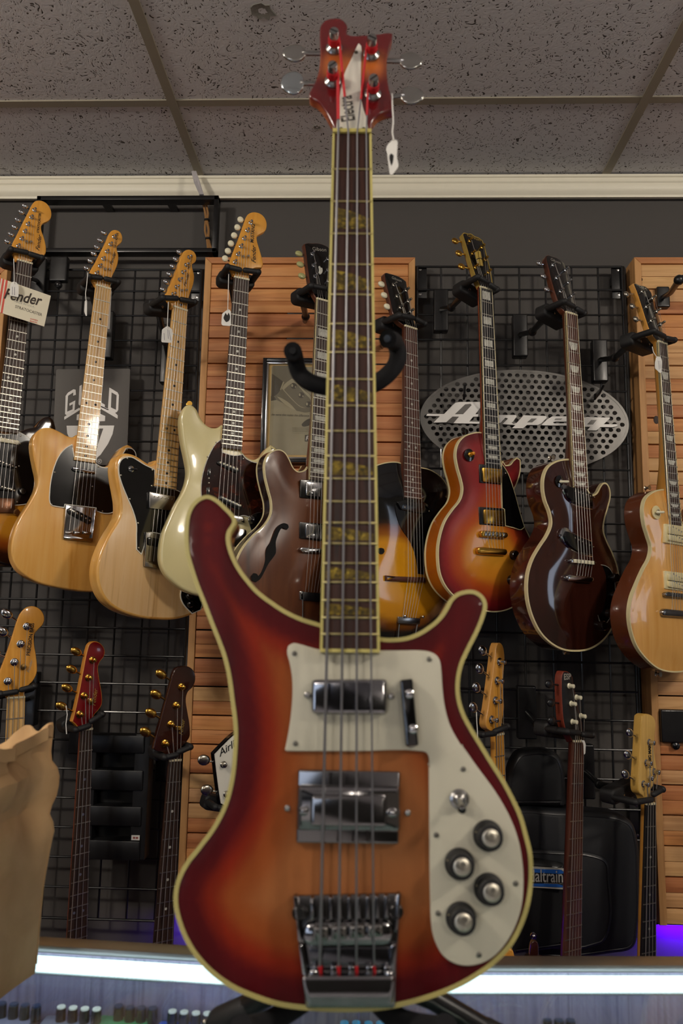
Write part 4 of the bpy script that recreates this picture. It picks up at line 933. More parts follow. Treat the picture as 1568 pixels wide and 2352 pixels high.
for i in range(6): g.block('saddle', c('F', f'{946+20*i},{884+i*2} {960+20*i},{885+i*2} {961+20*i},{906+i*2} {947+20*i},{905+i*2}'), IVORY, w9+.006, w9+.013, .0005, .0008, parent=o)
g.block('tailpiece', c('F','904,980 920,970 1055,986 1062,1002 1050,1020 908,1010'), CHROME, w9, w9+.012, .004, .006)
g.plate('control_plate', c('F','1072,930 1082,915 1140,930 1170,980 1180,1080 1160,1200 1110,1280 1080,1210 1070,1140'), BLACKG, w0=w9-.003, th=.003, edge=SILVERINK)
g.disc('switch_ring', c1('F','860,440'), [(.0155,-.001),(.0155,.002),(.009,.0035)], BLACKG, dw=g.w1+.007, n=22)
g.disc('switch_nut', c1('F','862,440'), [(.0065,.002),(.0065,.006),(.004,.008)], CHROME, dw=g.w1+.007)
mb = MB(); mb.capsule(g.pl.pt(c1('F','866,440'), g.w1+.016), g.pl.pt(c1('F','908,440'), g.w1+.022), .0032, 8); mb.build('switch_tip', IVORY, g.root)
for p in c('F','1165,992 1166,1092 1135,1195 1094,1266'): g.disc('knob', p, [(.0125,-.002),(.012,.012),(.010,.014),(.004,.0145)], plain('smoked_knob'), dw=w9-.003, n=20)
for p, d_ in (('827,300', -.035), ('910,1418', -.035)): g.disc('strap_button', c1('F',p), [(.0065,-.012),(.003,-.010),(.003,-.004),(.0065,0)], NICKEL, dw=d_)
tu, tu2 = g.pl.uv(c1('F','950,990')), g.pl.uv(c1('F','1030,1000'))
g.strings(-.626, order=[0,1,2,5,4,3], half=.0255, w=.010, mu=g.pl.uv(c1('F','1012,898'), .010)[0], tail=lambda i,u: (tu[0]+(tu2[0]-tu[0])*i/5, tu[1], .004))
hanger(g, c('P','888,330 938,358'), c('P','960,374 1003,398'), 'guitar hanger holding the dark brown guitar', c1('P','638,520'), (.042, .128))

# ---- blond single-cut at the right edge
g = Gtr('electric_guitar', 'blond single-cutaway guitar with cream pickup rings cut off by the right edge', c1('P','1425,559'), c1('P','1478,581'), c1('F','1496,685'), c1('F','1562,700'), c1('X','1556,1364'), .628, 37, tilt=16, group=GW)
g9 = g
g.neck(plain('blond_neck','c98f3e',.25,0,.5), ROSE, 22, bind=CREAM, inlay='trap', imat=PEARL, heel=(-.27, .06))
g.head(c('C','1424,885 1400,860 1378,825 1352,755 1325,670 1298,590 1282,552 1295,550 1318,560 1342,564 1368,580 1388,606 1396,640 1410,690 1428,740 1446,800 1460,850 1478,905'), [BLACKG, plain('blond_neck')], .015)
g.pegs(c('C','1383,766 1356,686 1331,598 1440,786 1416,712 1391,637'), c('C','1298,757 1278,683 1243,614'), NICKEL, ks=(.010,.0085,.005))
text('lettering', 'Gibson', g.hd, c1('C','1318,575'), c1('C','1365,596'), .0006, SILVERINK, g.root, shear=.3)
g.body(c('F','1482,486 1442,484 1392,500 1351,540 1338,600 1346,680 1366,750 1384,812 1376,872 1341,940 1301,1030 1271,1112 1260,1200 1271,1292 1302,1382 1352,1452 1422,1511 1500,1533 1590,1526 1680,1490 1750,1420 1795,1320 1805,1200 1785,1090 1740,980 1700,900 1690,830 1710,740 1735,640 1725,580 1690,570 1655,610 1620,650 1590,660 1565,690'), .055, [NATMAP, plain('brown_side','5c2c14',.25,0,.5,.1,.5,6)], -.012, .002, k=5, dense=.012, arch=lambda d,u,v: .010*(1-math.exp(-(d/.04)**2)), bind=CREAM, bindw=.003)
w9 = g.w1+.009
for qs, bob in (('1464,680 1600,700 1602,812 1466,790', ('1485,697','1580,712','1580,752','1488,738','1488,742','1580,756','1582,792','1490,776')), ('1464,950 1600,968 1602,1072 1466,1054', ('1486,966','1580,980','1580,1018','1488,1004','1488,1008','1580,1022','1582,1058','1490,1044'))):
    o = g.block('pickup', c('F',qs), CREAM, w9-.003, w9+.004, .001, .003)
    g.block('bobbin_gap', c('F',' '.join((bob[0],bob[1],bob[6],bob[7]))), BLACK, w9-.002, w9+.006, .0005, .002, parent=o)
    for j in (0, 4):
        g.block('bobbin', c('F',' '.join(bob[j:j+4])), CREAM, w9-.002, w9+.009, .001, .004, parent=o)
        for i in range(6):
            t = (i+.6)/6.2; q0, q1 = c1('F',bob[j]), c1('F',bob[j+2]); g.disc('pole_piece', (q0[0]+(q1[0]-q0[0])*t, q0[1]+(q1[1]-q0[1])*t), [(.0022,.008),(.0022,.0093),(.001,.0096)], CHROMED, o, 8, dw=w9)
g.block('bridge', c('F','1468,1082 1480,1072 1600,1086 1606,1098 1596,1108 1472,1098'), CHROMED, w9, w9+.011, .0015, .004)
g.block('tailpiece', c('F','1456,1180 1470,1168 1605,1182 1612,1202 1600,1220 1460,1210'), CHROMED, w9, w9+.012, .004, .006)
g.disc('switch_ring', c1('F','1414,617'), [(.0165,-.001),(.0165,.002),(.009,.0035)], CREAM, dw=g.w1+.007, n=22)
g.disc('switch_nut', c1('F','1416,617'), [(.0065,.002),(.0065,.006),(.004,.008)], NICKEL, dw=g.w1+.007)
mb = MB(); mb.capsule(g.pl.pt(c1('F','1420,616'), g.w1+.016), g.pl.pt(c1('F','1455,615'), g.w1+.022), .0032, 8); mb.build('switch_tip', IVORY, g.root)
for p, d_ in (('1377,474', -.035), ('1440,1545', -.035)): g.disc('strap_button', c1('F',p), [(.0065,-.012),(.003,-.010),(.003,-.004),(.0065,0)], NICKEL, dw=d_)
tu, tu2 = g.pl.uv(c1('F','1496,1186')), g.pl.uv(c1('F','1580,1196'))
g.strings(-.626, order=[0,1,2,5,4,3], half=.0255, w=.010, mu=g.pl.uv(c1('F','1545,1085'), .010)[0], tail=lambda i,u: (tu[0]+(tu2[0]-tu[0])*i/5, tu[1], .004))
hanger(g, c('P','1398,500 1458,530'), c('P','1474,542 1518,552'), 'guitar hanger holding the blond guitar', c1('P','1097,665'), (.042, .125))
# ================================================================ LOWER ROW: bass necks
LW = 'bass guitars hanging in the lower row'
BY = 1.91
def bass(name, label, nL, nR, eL, eR, psi, Y=BY): return Gtr(name, label, nL, nR, eL, eR, None, .864, psi, Y, 'bass', LW)
def longbody(g, mat, side, wdt=.16, top=-.68, depth=.042):     # the body hangs below the counter line, out of sight
    m = (g.xl(-.6)+g.xr(-.6))/2
    P = [(-.028,top+.02),(-.05,top+.01),(-.085,top+.10),(-.125,top+.14),(-.15,top+.08),(-.145,top-.02),(-.115,top-.12),(-.16,top-.26),(-.14,top-.40),(0,top-.46),(.14,top-.41),(.165,top-.27),(.12,top-.14),(.13,top-.03),(.135,top+.03),(.105,top+.05),(.065,top-.02),(.028,top-.02)]
    uv = crm([(m+x*wdt/.16, y) for x, y in P], 4); slab(g.pl, uv, -.010-depth, -.010, .006).build('body', [mat, side], g.root)
def bstrings(g, n=4, order=None, r=.0009, half=.027, mat=None, post_h=.010):
    g.strings(-.83, n=n, half=half, w=.008, r=r, order=order, edge=.004, mat=mat, post_h=post_h)

# ---- worn blond maple bass, behind the paper bag
g = bass('bass_guitar', 'worn blond maple bass headstock above the paper bag', c1('G','46,655'), c1('G','162,655'), c1('X','8,1800'), c1('X','53,1800'), 30)
g.neck(MAPLE, MAPLEW, 20, inlay='dot', imat=INK, vend=-.62)
g.head(c('G','44,660 20,625 -15,600 -40,560 -10,500 40,370 80,250 112,150 132,108 165,74 205,62 242,72 272,100 285,138 276,180 246,212 222,244 220,300 230,370 238,440 236,492 214,540 172,585 158,625 162,658'), [MAPLEH, MAPLEH], .016)
g.pegs(c('G','50,545 92,422 133,305 173,192'), c('G','-70,470 -38,355 14,225 42,112'), CHROME, ks=(.016,.012,.005), pr=.0055, ph=.016, wr=.0095)
g.disc('string_tree', c1('G','150,452'), [(.007,0),(.007,.005),(.002,.0065)], plain('old_brass','8a6a3a',.35,.9), dw=-.004)
text('lettering', 'PRECISION BASS', g.hd, c1('G','192,380'), c1('G','220,172'), .0006, INK, g.root, bold=.02, hscale=1.1)
text('lettering', 'Fender', g.hd, c1('G','190,490'), c1('G','212,405'), .0006, SILVERINK, g.root, shear=.35, hscale=.85)
bstrings(g, order=[0,1,2,3]); longbody(g, MAPLE, MAPLE)
hanger(g, c('G','5,628 105,612'), c('G','138,600 222,578'), 'guitar hanger holding the worn blond bass above the paper bag')

# ---- red bass with gold tuners
g = bass('bass_guitar', 'red bass neck with gold tuners beside the paper bag', c1('G','520,868'), c1('G','597,852'), c1('O','434,770'), c1('O','560,776'), 46)
RED = plain('candy_red', '7a0d12', .18, 0, .8, .1); NATS = plain('natural_side', 'c98634', .25, 0, .5, .1)
g.neck(plain('red_orange_side','a8431c',.3,0,.4), ROSE, 20, inlay='dot', imat=plain('grey_pearl','6d6f86',.3,0,.3), vend=-.62)
g.head(c('G','518,868 490,830 464,805 480,742 510,600 540,440 560,345 575,306 600,289 635,294 660,315 675,350 668,388 645,418 632,450 636,510 648,580 657,640 655,695 630,735 605,765 596,852'), [RED, NATS], .016)
g.pegs(c('G','510,757 537,638 567,522 593,408'), c('G','395,705 430,588 460,468 490,354'), GOLD, ks=(.016,.010,.005), pr=.0055, ph=.015, wr=.009)
g.disc('string_tree', c1('G','580,674'), [(.008,0),(.008,.006),(.003,.0075)], GOLD, dw=-.004)
text('lettering', 'Fender', g.hd, c1('G','612,702'), c1('G','628,592'), .0006, GOLDINK, g.root, shear=.35, hscale=1.1)
bstrings(g, order=[0,1,2,3]); longbody(g, RED, RED)
hanger(g, c('G','488,858 572,832'), c('G','588,802 658,758'), 'guitar hanger holding the red bass')

# ---- brown bass
g = bass('bass_guitar', 'dark walnut bass neck with gold tuners left of the slatted panel', c1('G','1088,1062'), c1('G','1166,1057'), c1('O','988,808'), c1('O','1114,815'), 36)
g.neck(MAHOG, ROSE, 20, inlay='dot', imat=PEARL, vend=-.62)
WAL = plain('dark_walnut_gloss', '34170d', .14, 0, .8, .12)
g.head(c('G','1086,1062 1055,1008 1010,995 986,980 1000,915 1035,790 1070,660 1100,545 1112,495 1132,463 1176,447 1222,456 1250,488 1256,540 1240,582 1208,615 1196,660 1206,740 1218,810 1222,860 1220,902 1195,940 1168,965 1166,1057'), [WAL, WAL], .016)
g.pegs(c('G','1060,945 1096,822 1131,701 1166,581'), c('G','935,872 970,750 1002,630 1035,500'), GOLD, ks=(.016,.011,.005), pr=.0055, ph=.015, wr=.0095)
g.block('string_tree', c('G','1130,834 1166,834 1166,862 1130,862'), GOLD, -.006, .004)
text('lettering', 'Fender', g.hd, c1('G','1172,890'), c1('G','1190,790'), .0006, GOLDINK, g.root, shear=.35, hscale=1.1)
bstrings(g, order=[0,1,2,3]); longbody(g, WAL, WAL)
hanger(g, c('G','1058,1036 1135,1018'), c('G','1150,1000 1224,968'), 'guitar hanger holding the dark walnut bass')

# ---- white headstock with black rim, mostly behind the front bass
g = bass('bass_guitar', 'white headstock with black rim peeking out left of the front bass', c1('G','1480,1420'), c1('G','1580,1420'), c1('X','530,2150'), c1('X','572,2150'), 30)
g.neck(MAHOG, ROSE, 20, vend=-.62)
g.head(c('G','1478,1420 1440,1350 1412,1335 1400,1260 1382,1120 1370,1012 1420,960 1500,885 1580,840 1660,830 1720,880 1700,1000 1680,1150 1660,1290 1620,1340 1585,1420'), [WHITEP, BLACKG], .016, sharp=40)
edging(g.hd, g.huv, .0025, -.017, .0008).build('rim', BLACKG, g.root)
g.pegs(c('G','1455,1270 1435,1080'), c('G','1330,1245 1310,1052'), NICKEL, ks=(.016,.013,.005), pr=.006, ph=.012, wr=.008)
text('lettering', 'Airline', g.hd, c1('G','1412,1033'), c1('G','1570,925'), .0006, INK, g.root, shear=.4, bold=.01, hscale=.95)
bstrings(g, 4, order=None); longbody(g, BLACKG, BLACKG)
hanger(g, c('G','1385,1355 1440,1368'), c('G','1600,1380 1680,1400'), 'guitar hanger holding the white headstocked bass')

# ---- right of the front bass: natural one, dark five string, blond three-and-one
g = bass('bass_guitar', 'honey maple bass headstock with chrome tuners just right of the front bass', c1('H','284,742'), c1('H','348,735'), c1('X','1140,1990'), c1('X','1166,1990'), 40)
g.neck(MAPLEH, MAPLEH, 20, fretmat=MAPDARK, vend=-.62)
g.head(c('H','282,742 262,715 232,690 224,664 240,560 262,400 282,240 295,140 305,112 322,108 340,128 350,170 353,220 347,300 343,380 345,470 350,545 346,590 338,630 340,690 347,735'), [MAPLEH, plain('honey_side','d79c50',.3,0,.4)], .022)
g.pegs(c('H','262,632 288,502 300,367 316,237'), c('H','138,548 160,413 182,284 202,160'), CHROME, ks=(.015,.012,.004), pr=.006, ph=.018, wr=.010)
text('lettering', 'Fender', g.hd, c1('H','330,510'), c1('H','334,405'), .0006, INK, g.root, shear=.35, hscale=.6)
bstrings(g, order=[0,1,2,3], mat=STRM); longbody(g, MAPLEH, MAPLEH)
hanger(g, c('H','200,735 282,726'), c('H','287,712 372,680'), 'guitar hanger holding the honey maple bass')
g10 = g

g = bass('bass_guitar', 'dark five string bass with black headstock in front of the gig bags', c1('H','822,792'), c1('H','892,780'), c1('H','772,1960'), c1('H','878,1960'), 40)
g.neck(plain('wine_neck','4a1a12',.4,0,.2), ROSER, 24, vend=-.62)
g.head(c('H','820,792 790,735 764,690 752,640 742,520 738,400 742,330 752,303 775,302 800,318 816,345 824,400 838,470 856,560 876,640 884,700 892,780'), [plain('satin_black','0c0c0e',.45), plain('padauk_side','7a2f1c',.5)], .020)
g.pegs(c('H','812,646 804,523 790,402 870,607 840,480'), c('H','672,640 668,518 655,390'), BLKMET, ks=(.015,.010,.004), pr=.005, ph=.014, wr=.007, post=IVORY)
text('lettering', 'ESP', g.hd, c1('H','757,360'), c1('H','806,356'), .0006, SILVERINK, g.root, bold=.03, hscale=1.0)
bstrings(g, 5, order=[0,1,2,4,3], r=.0008); longbody(g, BLACKG, BLACKG)
hanger(g, c('H','778,715 853,722'), c('H','884,733 948,738'), 'guitar hanger holding the dark five string bass', c1('H','507,585'), (.05, .14))
g11 = g

g = bass('bass_guitar', 'blond bass headstock with three tuners on one side, at the lower right', c1('H','1318,1218'), c1('H','1382,1208'), c1('N','1308,604'), c1('N','1396,604'), 36)
g.neck(plain('blond_neck'), EBONY, 20, inlay='dot', imat=PEARL, vend=-.62)
g.head(c('H','1316,1218 1300,1160 1268,1128 1262,1090 1268,960 1278,800 1284,660 1288,610 1308,595 1340,597 1368,615 1382,655 1376,740 1372,820 1380,900 1391,980 1390,1035 1366,1080 1345,1120 1382,1208'), [wood('pale_maple',[(.3,'d8ac5c'),(.5,'e2ba6c'),(.7,'cb9c4c')],(50,4,50),.28,.5), plain('blond_side','d0a552',.3,0,.4)], .022)
g.pegs(c('H','1296,1070 1316,925 1336,786 1370,986'), c('H','1175,1005 1190,872 1205,722'), CHROME, ks=(.015,.010,.004), pr=.0055, ph=.015, wr=.008)
g.disc('string_tree', c1('H','1340,1030'), [(.006,0),(.006,.008),(.003,.010)], CHROME, dw=-.004)
text('lettering', 'MUSIC MAN', g.hd, c1('H','1352,960'), c1('H','1348,800'), .0006, INK, g.root, bold=.05, hscale=1.4)
bstrings(g, order=[0,1,2,3]); longbody(g, BLACKG, BLACKG)
hanger(g, c('H','1240,1195 1352,1178'), c('H','1368,1142 1428,1108'), 'guitar hanger holding the blond lower right bass', c1('H','905,990'), (.05, .14))
g12 = g
# empty hangers, one on each panel
def bare_hanger(label, block, plate, tip, Yp, yoke=False):
    bp = onY(*block, Yp-.008); R = empty('guitar_hanger', Matrix.Translation(bp), label, 'hanger'); wp = wallpl(Yp, Vector((bp.x, Yp, bp.z)))
    mb = MB(); mb.prism(wp, rrect(-plate[0]/2, plate[0]/2, -plate[1]/2, plate[1]/2, .004), .0, .018, .004); mb.build('wall_block', BLKMET, R)
    if tip:
        e = onY(*tip, Yp-.17); k = bp*.5+e*.5-Vector((0,0,.01))
        mb = MB(); mb.tube([bp, k, e], [.0075, .0075, .009], 10); mb.build('arm', BLKMET, R)
        mb = MB(); mb.ell(e, (Vector((.014,0,0)), Vector((0,.014,0)), Vector((0,0,.014)))); mb.build('arm_joint', BLKMET, R)
        X = Vector((.8,-.5,.15)).normalized(); mb = MB(); mb.capsule(e+X*.008, e+X*.06, .010); mb.build('yoke', BLACKM, R)
    else:
        mb = MB(); mb.lathe(wp, 0, -plate[1]/2-.008, [(.010,.002),(.010,.014),(.004,.018)], 12); mb.build('release_knob', BLACK, R)
    return R
bare_hanger('bare black wall block high on the left grid panel', c1('Q','428,250'), (.052, .078), None, GRIDY-.012)
bare_hanger('bare square plate with an arm beside the blond guitar headstock', c1('P','1450,310'), (.036, .062), c1('P','1545,208'), SLATY)
bare_hanger('bare dark plate on the lower right slatted panel', c1('H','1510,675'), (.075, .085), None, SLATY)
# bare peg hooks on the grid by the oval sign
for a, b2 in (('318,815','312,890'), ('1112,815','1062,890')):
    p, q_ = onY(*c1('P',a), GRIDY-.008), onY(*c1('P',b2), GRIDY-.075); mb = MB()
    mb.tube([p, p*.5+q_*.5-Vector((0,0,.004)), q_, q_+Vector((0,-.008,.012))], .0032, 8); o = mb.build('peg_hook', BLKMET, None)
    tag(o, 'bare black peg hook over the oval sign, ' + ('left one' if a[0] == '3' else 'right one'), 'hook')

# ================================================================ SIGNS, POSTER, CASES
# oval perforated plate with raised lettering
op = wallpl(GRIDY-.010); oc = op.uv(c1('P','655,1015')); ra = op.uv(c1('P','1256,1050'))[0]-oc[0]; rb_ = oc[1]-op.uv(c1('P','655,1310'))[1]
R = empty('oval_sign', Matrix.Translation(op.at(*oc)), 'grey perforated oval metal sign with white italic letters behind two guitar necks', 'sign')
SIGNM = plain('brushed_sign_metal', '6b6966', .42, .6, 0, .14, .5, 30)
mb = MB(); pitch = .0212; rh = .0068; rot = -2.0*D2R
def clampe(x, y):
    q = math.hypot(x/ra, y/rb_); return (x, y) if q <= 1 else (x/q, y/q)
def inoval(x, y, k=1.0): return (x/(ra*k))**2+(y/(rb_*k))**2 < 1
nr = int(rb_/(pitch*.866))+2; nc = int(ra/pitch)+2
for j in range(-nr, nr+1):
    for i in range(-nc, nc+1):
        cx_, cy_ = (i+(.5 if j % 2 else 0))*pitch, j*pitch*.866*.9
        hexo = [(cx_+pitch/math.sqrt(3)*math.cos((30+30*t)*D2R)*(1 if t % 2 == 0 else .866), cy_+.9*pitch/math.sqrt(3)*math.sin((30+30*t)*D2R)*(1 if t % 2 == 0 else .866)) for t in range(12)]
        if not any(inoval(*h) for h in hexo): continue
        hole = inoval(cx_, cy_, .945)
        outp = [clampe(*h) for h in hexo]
        def P3(x, y, w_): X, Y_ = x*math.cos(rot)-y*math.sin(rot), x*math.sin(rot)+y*math.cos(rot); return op.at(oc[0]+X, oc[1]+Y_, w_)
        A_ = [mb.av(P3(x, y, .002)) for x, y in outp]
        if hole:
            B_ = [mb.av(P3(cx_+rh*math.cos((30+30*t)*D2R), cy_+rh*.9*math.sin((30+30*t)*D2R), .002)) for t in range(12)]
            B2 = [mb.av(P3(cx_+rh*math.cos((30+30*t)*D2R), cy_+rh*.9*math.sin((30+30*t)*D2R), .0)) for t in range(12)]
            A2 = [mb.av(P3(x, y, .0)) for x, y in outp]
            for t in range(12):
                u = (t+1) % 12
                mb.af(A_[t], A_[u], B_[u], B_[t]); mb.af(B_[t], B_[u], B2[u], B2[t]); mb.af(A2[u], A2[t], B2[t], B2[u])
        else:
            mb.af(*A_); mb.af(*reversed([mb.av(P3(x, y, .0)) for x, y in outp]))
mb.build('perforated_plate', SIGNM, R, flat=True, kind='stuff')
rim = [(ra*math.cos(t*math.pi/48), rb_*math.sin(t*math.pi/48)) for t in range(96)]
edging(op, [(oc[0]+x*math.cos(rot)-y*math.sin(rot), oc[1]+x*math.sin(rot)+y*math.cos(rot)) for x, y in rim], .006, -.001, .0026).build('rim', SIGNM, R)
SIGNW = plain('sign_white', 'f2f0ec', .4, 0, .2, .02)
def letter(nm, *polys, w0=.003, w1=.008, mat=None, par=None, crop='T', k=1, rr=0):
    o = None
    for s_ in polys:
        uv = op.uvs(c(crop, s_), w1)
        if k > 1: uv = crm(uv, k, 40)
        mb = MB(); mb.prism(op, uv, w0, w1); o = mb.build(nm, mat or SIGNW, par or R)
letter('letter', '58,176 68,162 190,163 255,95 275,80 305,74 455,74 462,80 465,100 456,118 420,164 442,164 440,182 405,182 375,218 450,220 448,234 258,231 300,182 252,182 205,224 112,226 160,178')
letter('letter_counter', '345,92 385,88 392,98 330,164 270,164', w0=.0081, w1=.0086, mat=plain('sign_grey','6a6865',.4,.6))
letter('letter_counter', '300,182 258,231 240,231 205,224 252,182', w0=.0081, w1=.0086, mat=plain('sign_grey'))
letter('letter', '585,170 718,170 724,180 700,215 685,226 700,236 722,230 775,172 940,178 945,190 905,230 880,244 800,243 770,268 688,268 715,243 660,240 620,236 660,196 640,190 605,228 560,226 590,192')
letter('letter_counter', '832,196 872,196 838,224 800,224', w0=.0081, w1=.0086, mat=plain('sign_grey'))
letter('letter', '905,244 945,205 985,180 1095,180 1120,188 1125,205 1100,218 1005,218 990,224 1000,232 1110,232 1180,232 1170,248 930,246')
letter('letter_counter', '1010,196 1060,196 1048,206 1000,206', w0=.0081, w1=.0086, mat=plain('sign_grey'))
letter('letter', '1165,248 1215,190 1240,184 1412,190 1395,208 1362,238 1458,238 1468,244 1450,256 1420,260 1340,258 1310,284 1242,282 1265,256 1215,256')
letter('letter_counter', '1272,206 1312,206 1285,240 1240,240', w0=.0081, w1=.0086, mat=plain('sign_grey'))
# dark sign with shield emblem
GY = GRIDY-.010; gp2 = wallpl(GY); q4 = gp2.uvs(c('S','258,120 1370,110 1315,1560 190,1560'))
R = empty('shield_sign', Matrix.Translation(gp2.at(*q4[3])), 'dark grey sign with white letters and shield emblem behind the natural guitar', 'sign')
slab(gp2, roundpoly(q4, .006), -.002, .002, .0005, rb=0, steps=1).build('board', plain('sign_dark','65625f',.65,0,0,.06,.2), R)
SW = plain('sign_print_white', 'f6f4f0', .7, 0, 0, .02)
def prt(s_, nm='letter', mat=None, w=.0024): mb = MB(); mb.prism(gp2, gp2.uvs(c('S', s_), w), .0015, w); mb.build(nm, mat or SW, R)
prt('396,520 430,470 515,418 545,425 550,500 508,515 512,465 440,510 432,520 418,755 500,720 504,640 455,668 452,632 542,585 528,745 410,808 388,790')
prt('605,370 640,350 640,600 625,660 600,660 590,640')
prt('640,650 700,640 860,640 905,660 890,700 650,690')
prt('920,610 985,650 982,690 1040,715 1035,735 915,680')
prt('1052,392 1175,465 1195,505 1185,730 1165,760 1138,770 1178,810 1175,860 905,702 912,660 1030,720')
prt('1085,465 1160,508 1150,725 1075,690', 'letter_counter', plain('sign_dark'), .0028)
prt('376,832 600,695 625,720 376,876')
prt('605,790 700,760 880,770 990,820 985,895 905,900 560,880 565,800')
prt('410,965 1125,962 1100,1090 1030,1240 920,1400 840,1470 720,1480 600,1380 480,1220 420,1080', 'shield')
prt('640,1010 960,1008 900,1180 850,1350 760,1420 640,1300 560,1120', 'shield_figure', plain('sign_dark'), .0028)
text('trade_mark', '\u00ae', gp2, c1('S','866,1535'), c1('S','938,1535'), .0026, SW, R)
# framed printed advert
fy = SLATY-.006; fq = wallpl(fy); outer = fq.uvs(c('R','120,95 1330,100 1330,2235 25,2190'), .018)
R = empty('framed_poster', Matrix.Translation(fq.at(*outer[3])), 'framed grey vintage advert on the middle slatted panel', 'picture')
W_, H_ = (outer[1][0]-outer[0][0]), (outer[0][1]-outer[3][1]); o0 = (outer[0][0], outer[0][1])
X0_, X1_, Z1_, Z0_ = o0[0], o0[0]+W_*1.0, o0[1], o0[1]-H_
FR = plain('frame_black', '17181c', .3, 0, .4); FS = plain('frame_silver', 'c6c6c8', .2, 1)
for a in ((X0_,X0_+.011,Z0_,Z1_),(X1_-.011,X1_,Z0_,Z1_),(X0_+.011,X1_-.011,Z1_-.011,Z1_),(X0_+.011,X1_-.011,Z0_,Z0_+.011)):
    mb = MB(); mb.box(fq, *a, .0, .018, .003); mb.build('frame_bar', FR, R)
e = .011
for a in ((X0_+e,X0_+e+.006,Z0_+e,Z1_-e),(X1_-e-.006,X1_-e,Z0_+e,Z1_-e),(X0_+e,X1_-e,Z1_-e-.006,Z1_-e),(X0_+e,X1_-e,Z0_+e,Z0_+e+.006)):
    mb = MB(); mb.box(fq, *a, .0, .0145, .0025); mb.build('silver_lip', FS, R)
mb = MB(); mb.box(fq, X0_+e, X1_-e, Z0_+e, Z1_-e, .001, .006); mb.build('mount', plain('mount_cream','c9a96c',.7), R)
m, nt, b = nodes('advert_paper'); setb(b, None, .35, 0, .3); L_(nt, ramp(nt, noisen(nt, coords(nt,(1,1,1)), 9, 3, .5), [(.3,'8d866c'),(.6,'a39b7e'),(.8,'938b70')]), b.inputs['Base Color'])
mb = MB(); mb.box(fq, X0_+.024, X1_-.024, Z0_+.024, Z1_-.024, .005, .0066); mb.build('print', m, R)
G1, G2, G3 = plain('print_grey_dark','4f4a3e',.5,0,0,.12,.3,30), plain('print_grey_mid','756f5c',.5,0,0,.12,.3,30), plain('print_grey_light','aaa286',.5,0,0,.06,.3,30)
def pr(s_, mat, w, k=4, nm='print_shape'): mb = MB(); mb.prism(fq, crm(fq.uvs(c('R', s_), w), k), .006, w); mb.build(nm, mat, R)
pr('312,262 640,262 820,540 1000,780 1080,860 1080,1180 960,1200 780,1160 560,1030 380,940 285,870', G2, .0068, 1)
pr('300,420 520,580 540,600 470,740 380,850 290,890', G1, .0070, 3); pr('280,870 340,880 385,945 280,965', G1, .0071, 3)
pr('540,640 700,520 780,560 900,720 1080,880 1080,1100 900,1100 760,1000 500,720', G3, .0070, 3); pr('640,650 720,600 800,640 940,800 1080,960 1080,1120 880,1080 700,920 540,740', G2, .0072, 3)
pr('400,880 470,900 660,1020 790,1165 700,1130 520,1000', G3, .0072, 3); pr('520,580 545,590 480,750 460,740', G3, .0074, 1)
for x, y in ((735,665),(885,850),(1030,1035)):
    u, v = fq.uv(c1('R', f'{x},{y}'), .0074); mb = MB(); mb.prism(fq, circ(u, v, .0088, 14), .006, .0074); mb.build('print_shape', G1, R)
    for dx, dy, r_ in ((-.0045,.001,.0028),(.005,-.003,.0016)): mb = MB(); mb.prism(fq, circ(u+dx, v+dy, r_, 8, r_*1.6), .006, .0077); mb.build('print_shape', G3, R)
pr('1080,1310 1000,1340 920,1400 890,1440 910,1475 960,1480 1080,1440', G1, .0070, 3)
text('lettering', 'the name that makes the difference', fq, c1('R','290,1258'), c1('R','1040,1282'), .0072, G1, R, shear=.3, hscale=1.3)
for i, y in enumerate((1500, 1530, 1562, 1595)): text('lettering', 'fine electric instruments made by hand'[:34-6*(i == 3)], fq, c1('R',f'705,{y+14}'), c1('R',f'{1050-(140 if i == 3 else 0)},{y+18}'), .0072, G2, R)
pr('960,1645 1090,1648 1085,1780 955,1775', G1, .0072, 1); text('lettering', 'Fender', fq, c1('R','975,1755'), c1('R','1230,1740'), .0075, SW, R, shear=.4, bold=.02, hscale=1.5)
mb = MB(); mb.box(fq, X0_+e, X1_-e, Z0_+e, Z1_-e, .0088, .0098)
mb.build('glazing', thinglass('picture_glass', .04), R)

# pedal board rails standing on edge against the left grid
BOARD = plain('board_black', '19191b', .45, .2, 0, .1); py_ = 2.03; bp_ = wallpl(py_)
def rectpx(crop, s_): q = bp_.uvs(c(crop, s_)); return min(x for x, _ in q), max(x for x, _ in q), min(y for _, y in q), max(y for _, y in q)
R = empty('pedal_board', Matrix.Translation(bp_.at(*bp_.uv(c1('G','750,1700')))), 'black slotted pedal board leaning on the grid between two bass necks', 'pedal board')
for s_, nm in (('560,888 925,1012','rail'),('560,1112 915,1252','rail'),('555,1345 905,1482','rail'),('550,1566 895,1702','rail'),('868,888 925,1702','end_plate'),('520,888 575,1702','end_plate')):
    a = rectpx('G', s_); mb = MB(); mb.box(bp_, *a, -.045, 0 if nm == 'rail' else -.004, .003, .004); mb.build(nm, BOARD, R)
a = rectpx('G','560,900 905,1690'); mb = MB(); mb.box(bp_, *a, -.050, -.042); mb.build('back_plate', plain('board_dark','0b0b0c',.7), R)
a = rectpx('G','846,1535 897,1568'); mb = MB(); mb.box(bp_, *a, -.001, .0012); o = mb.build('price_sticker', PAPER, R)
for k_ in (.2, .55): mb = MB(); mb.box(bp_, a[0]+(a[1]-a[0])*k_, a[0]+(a[1]-a[0])*(k_+.28), a[2]+(a[3]-a[2])*.3, a[3]-(a[3]-a[2])*.3, .001, .0015); mb.build('printed_price', plain('price_red','a05a50',.6), o)
Zb_ = bp_.uv(c1('G','700,1702'))[1]
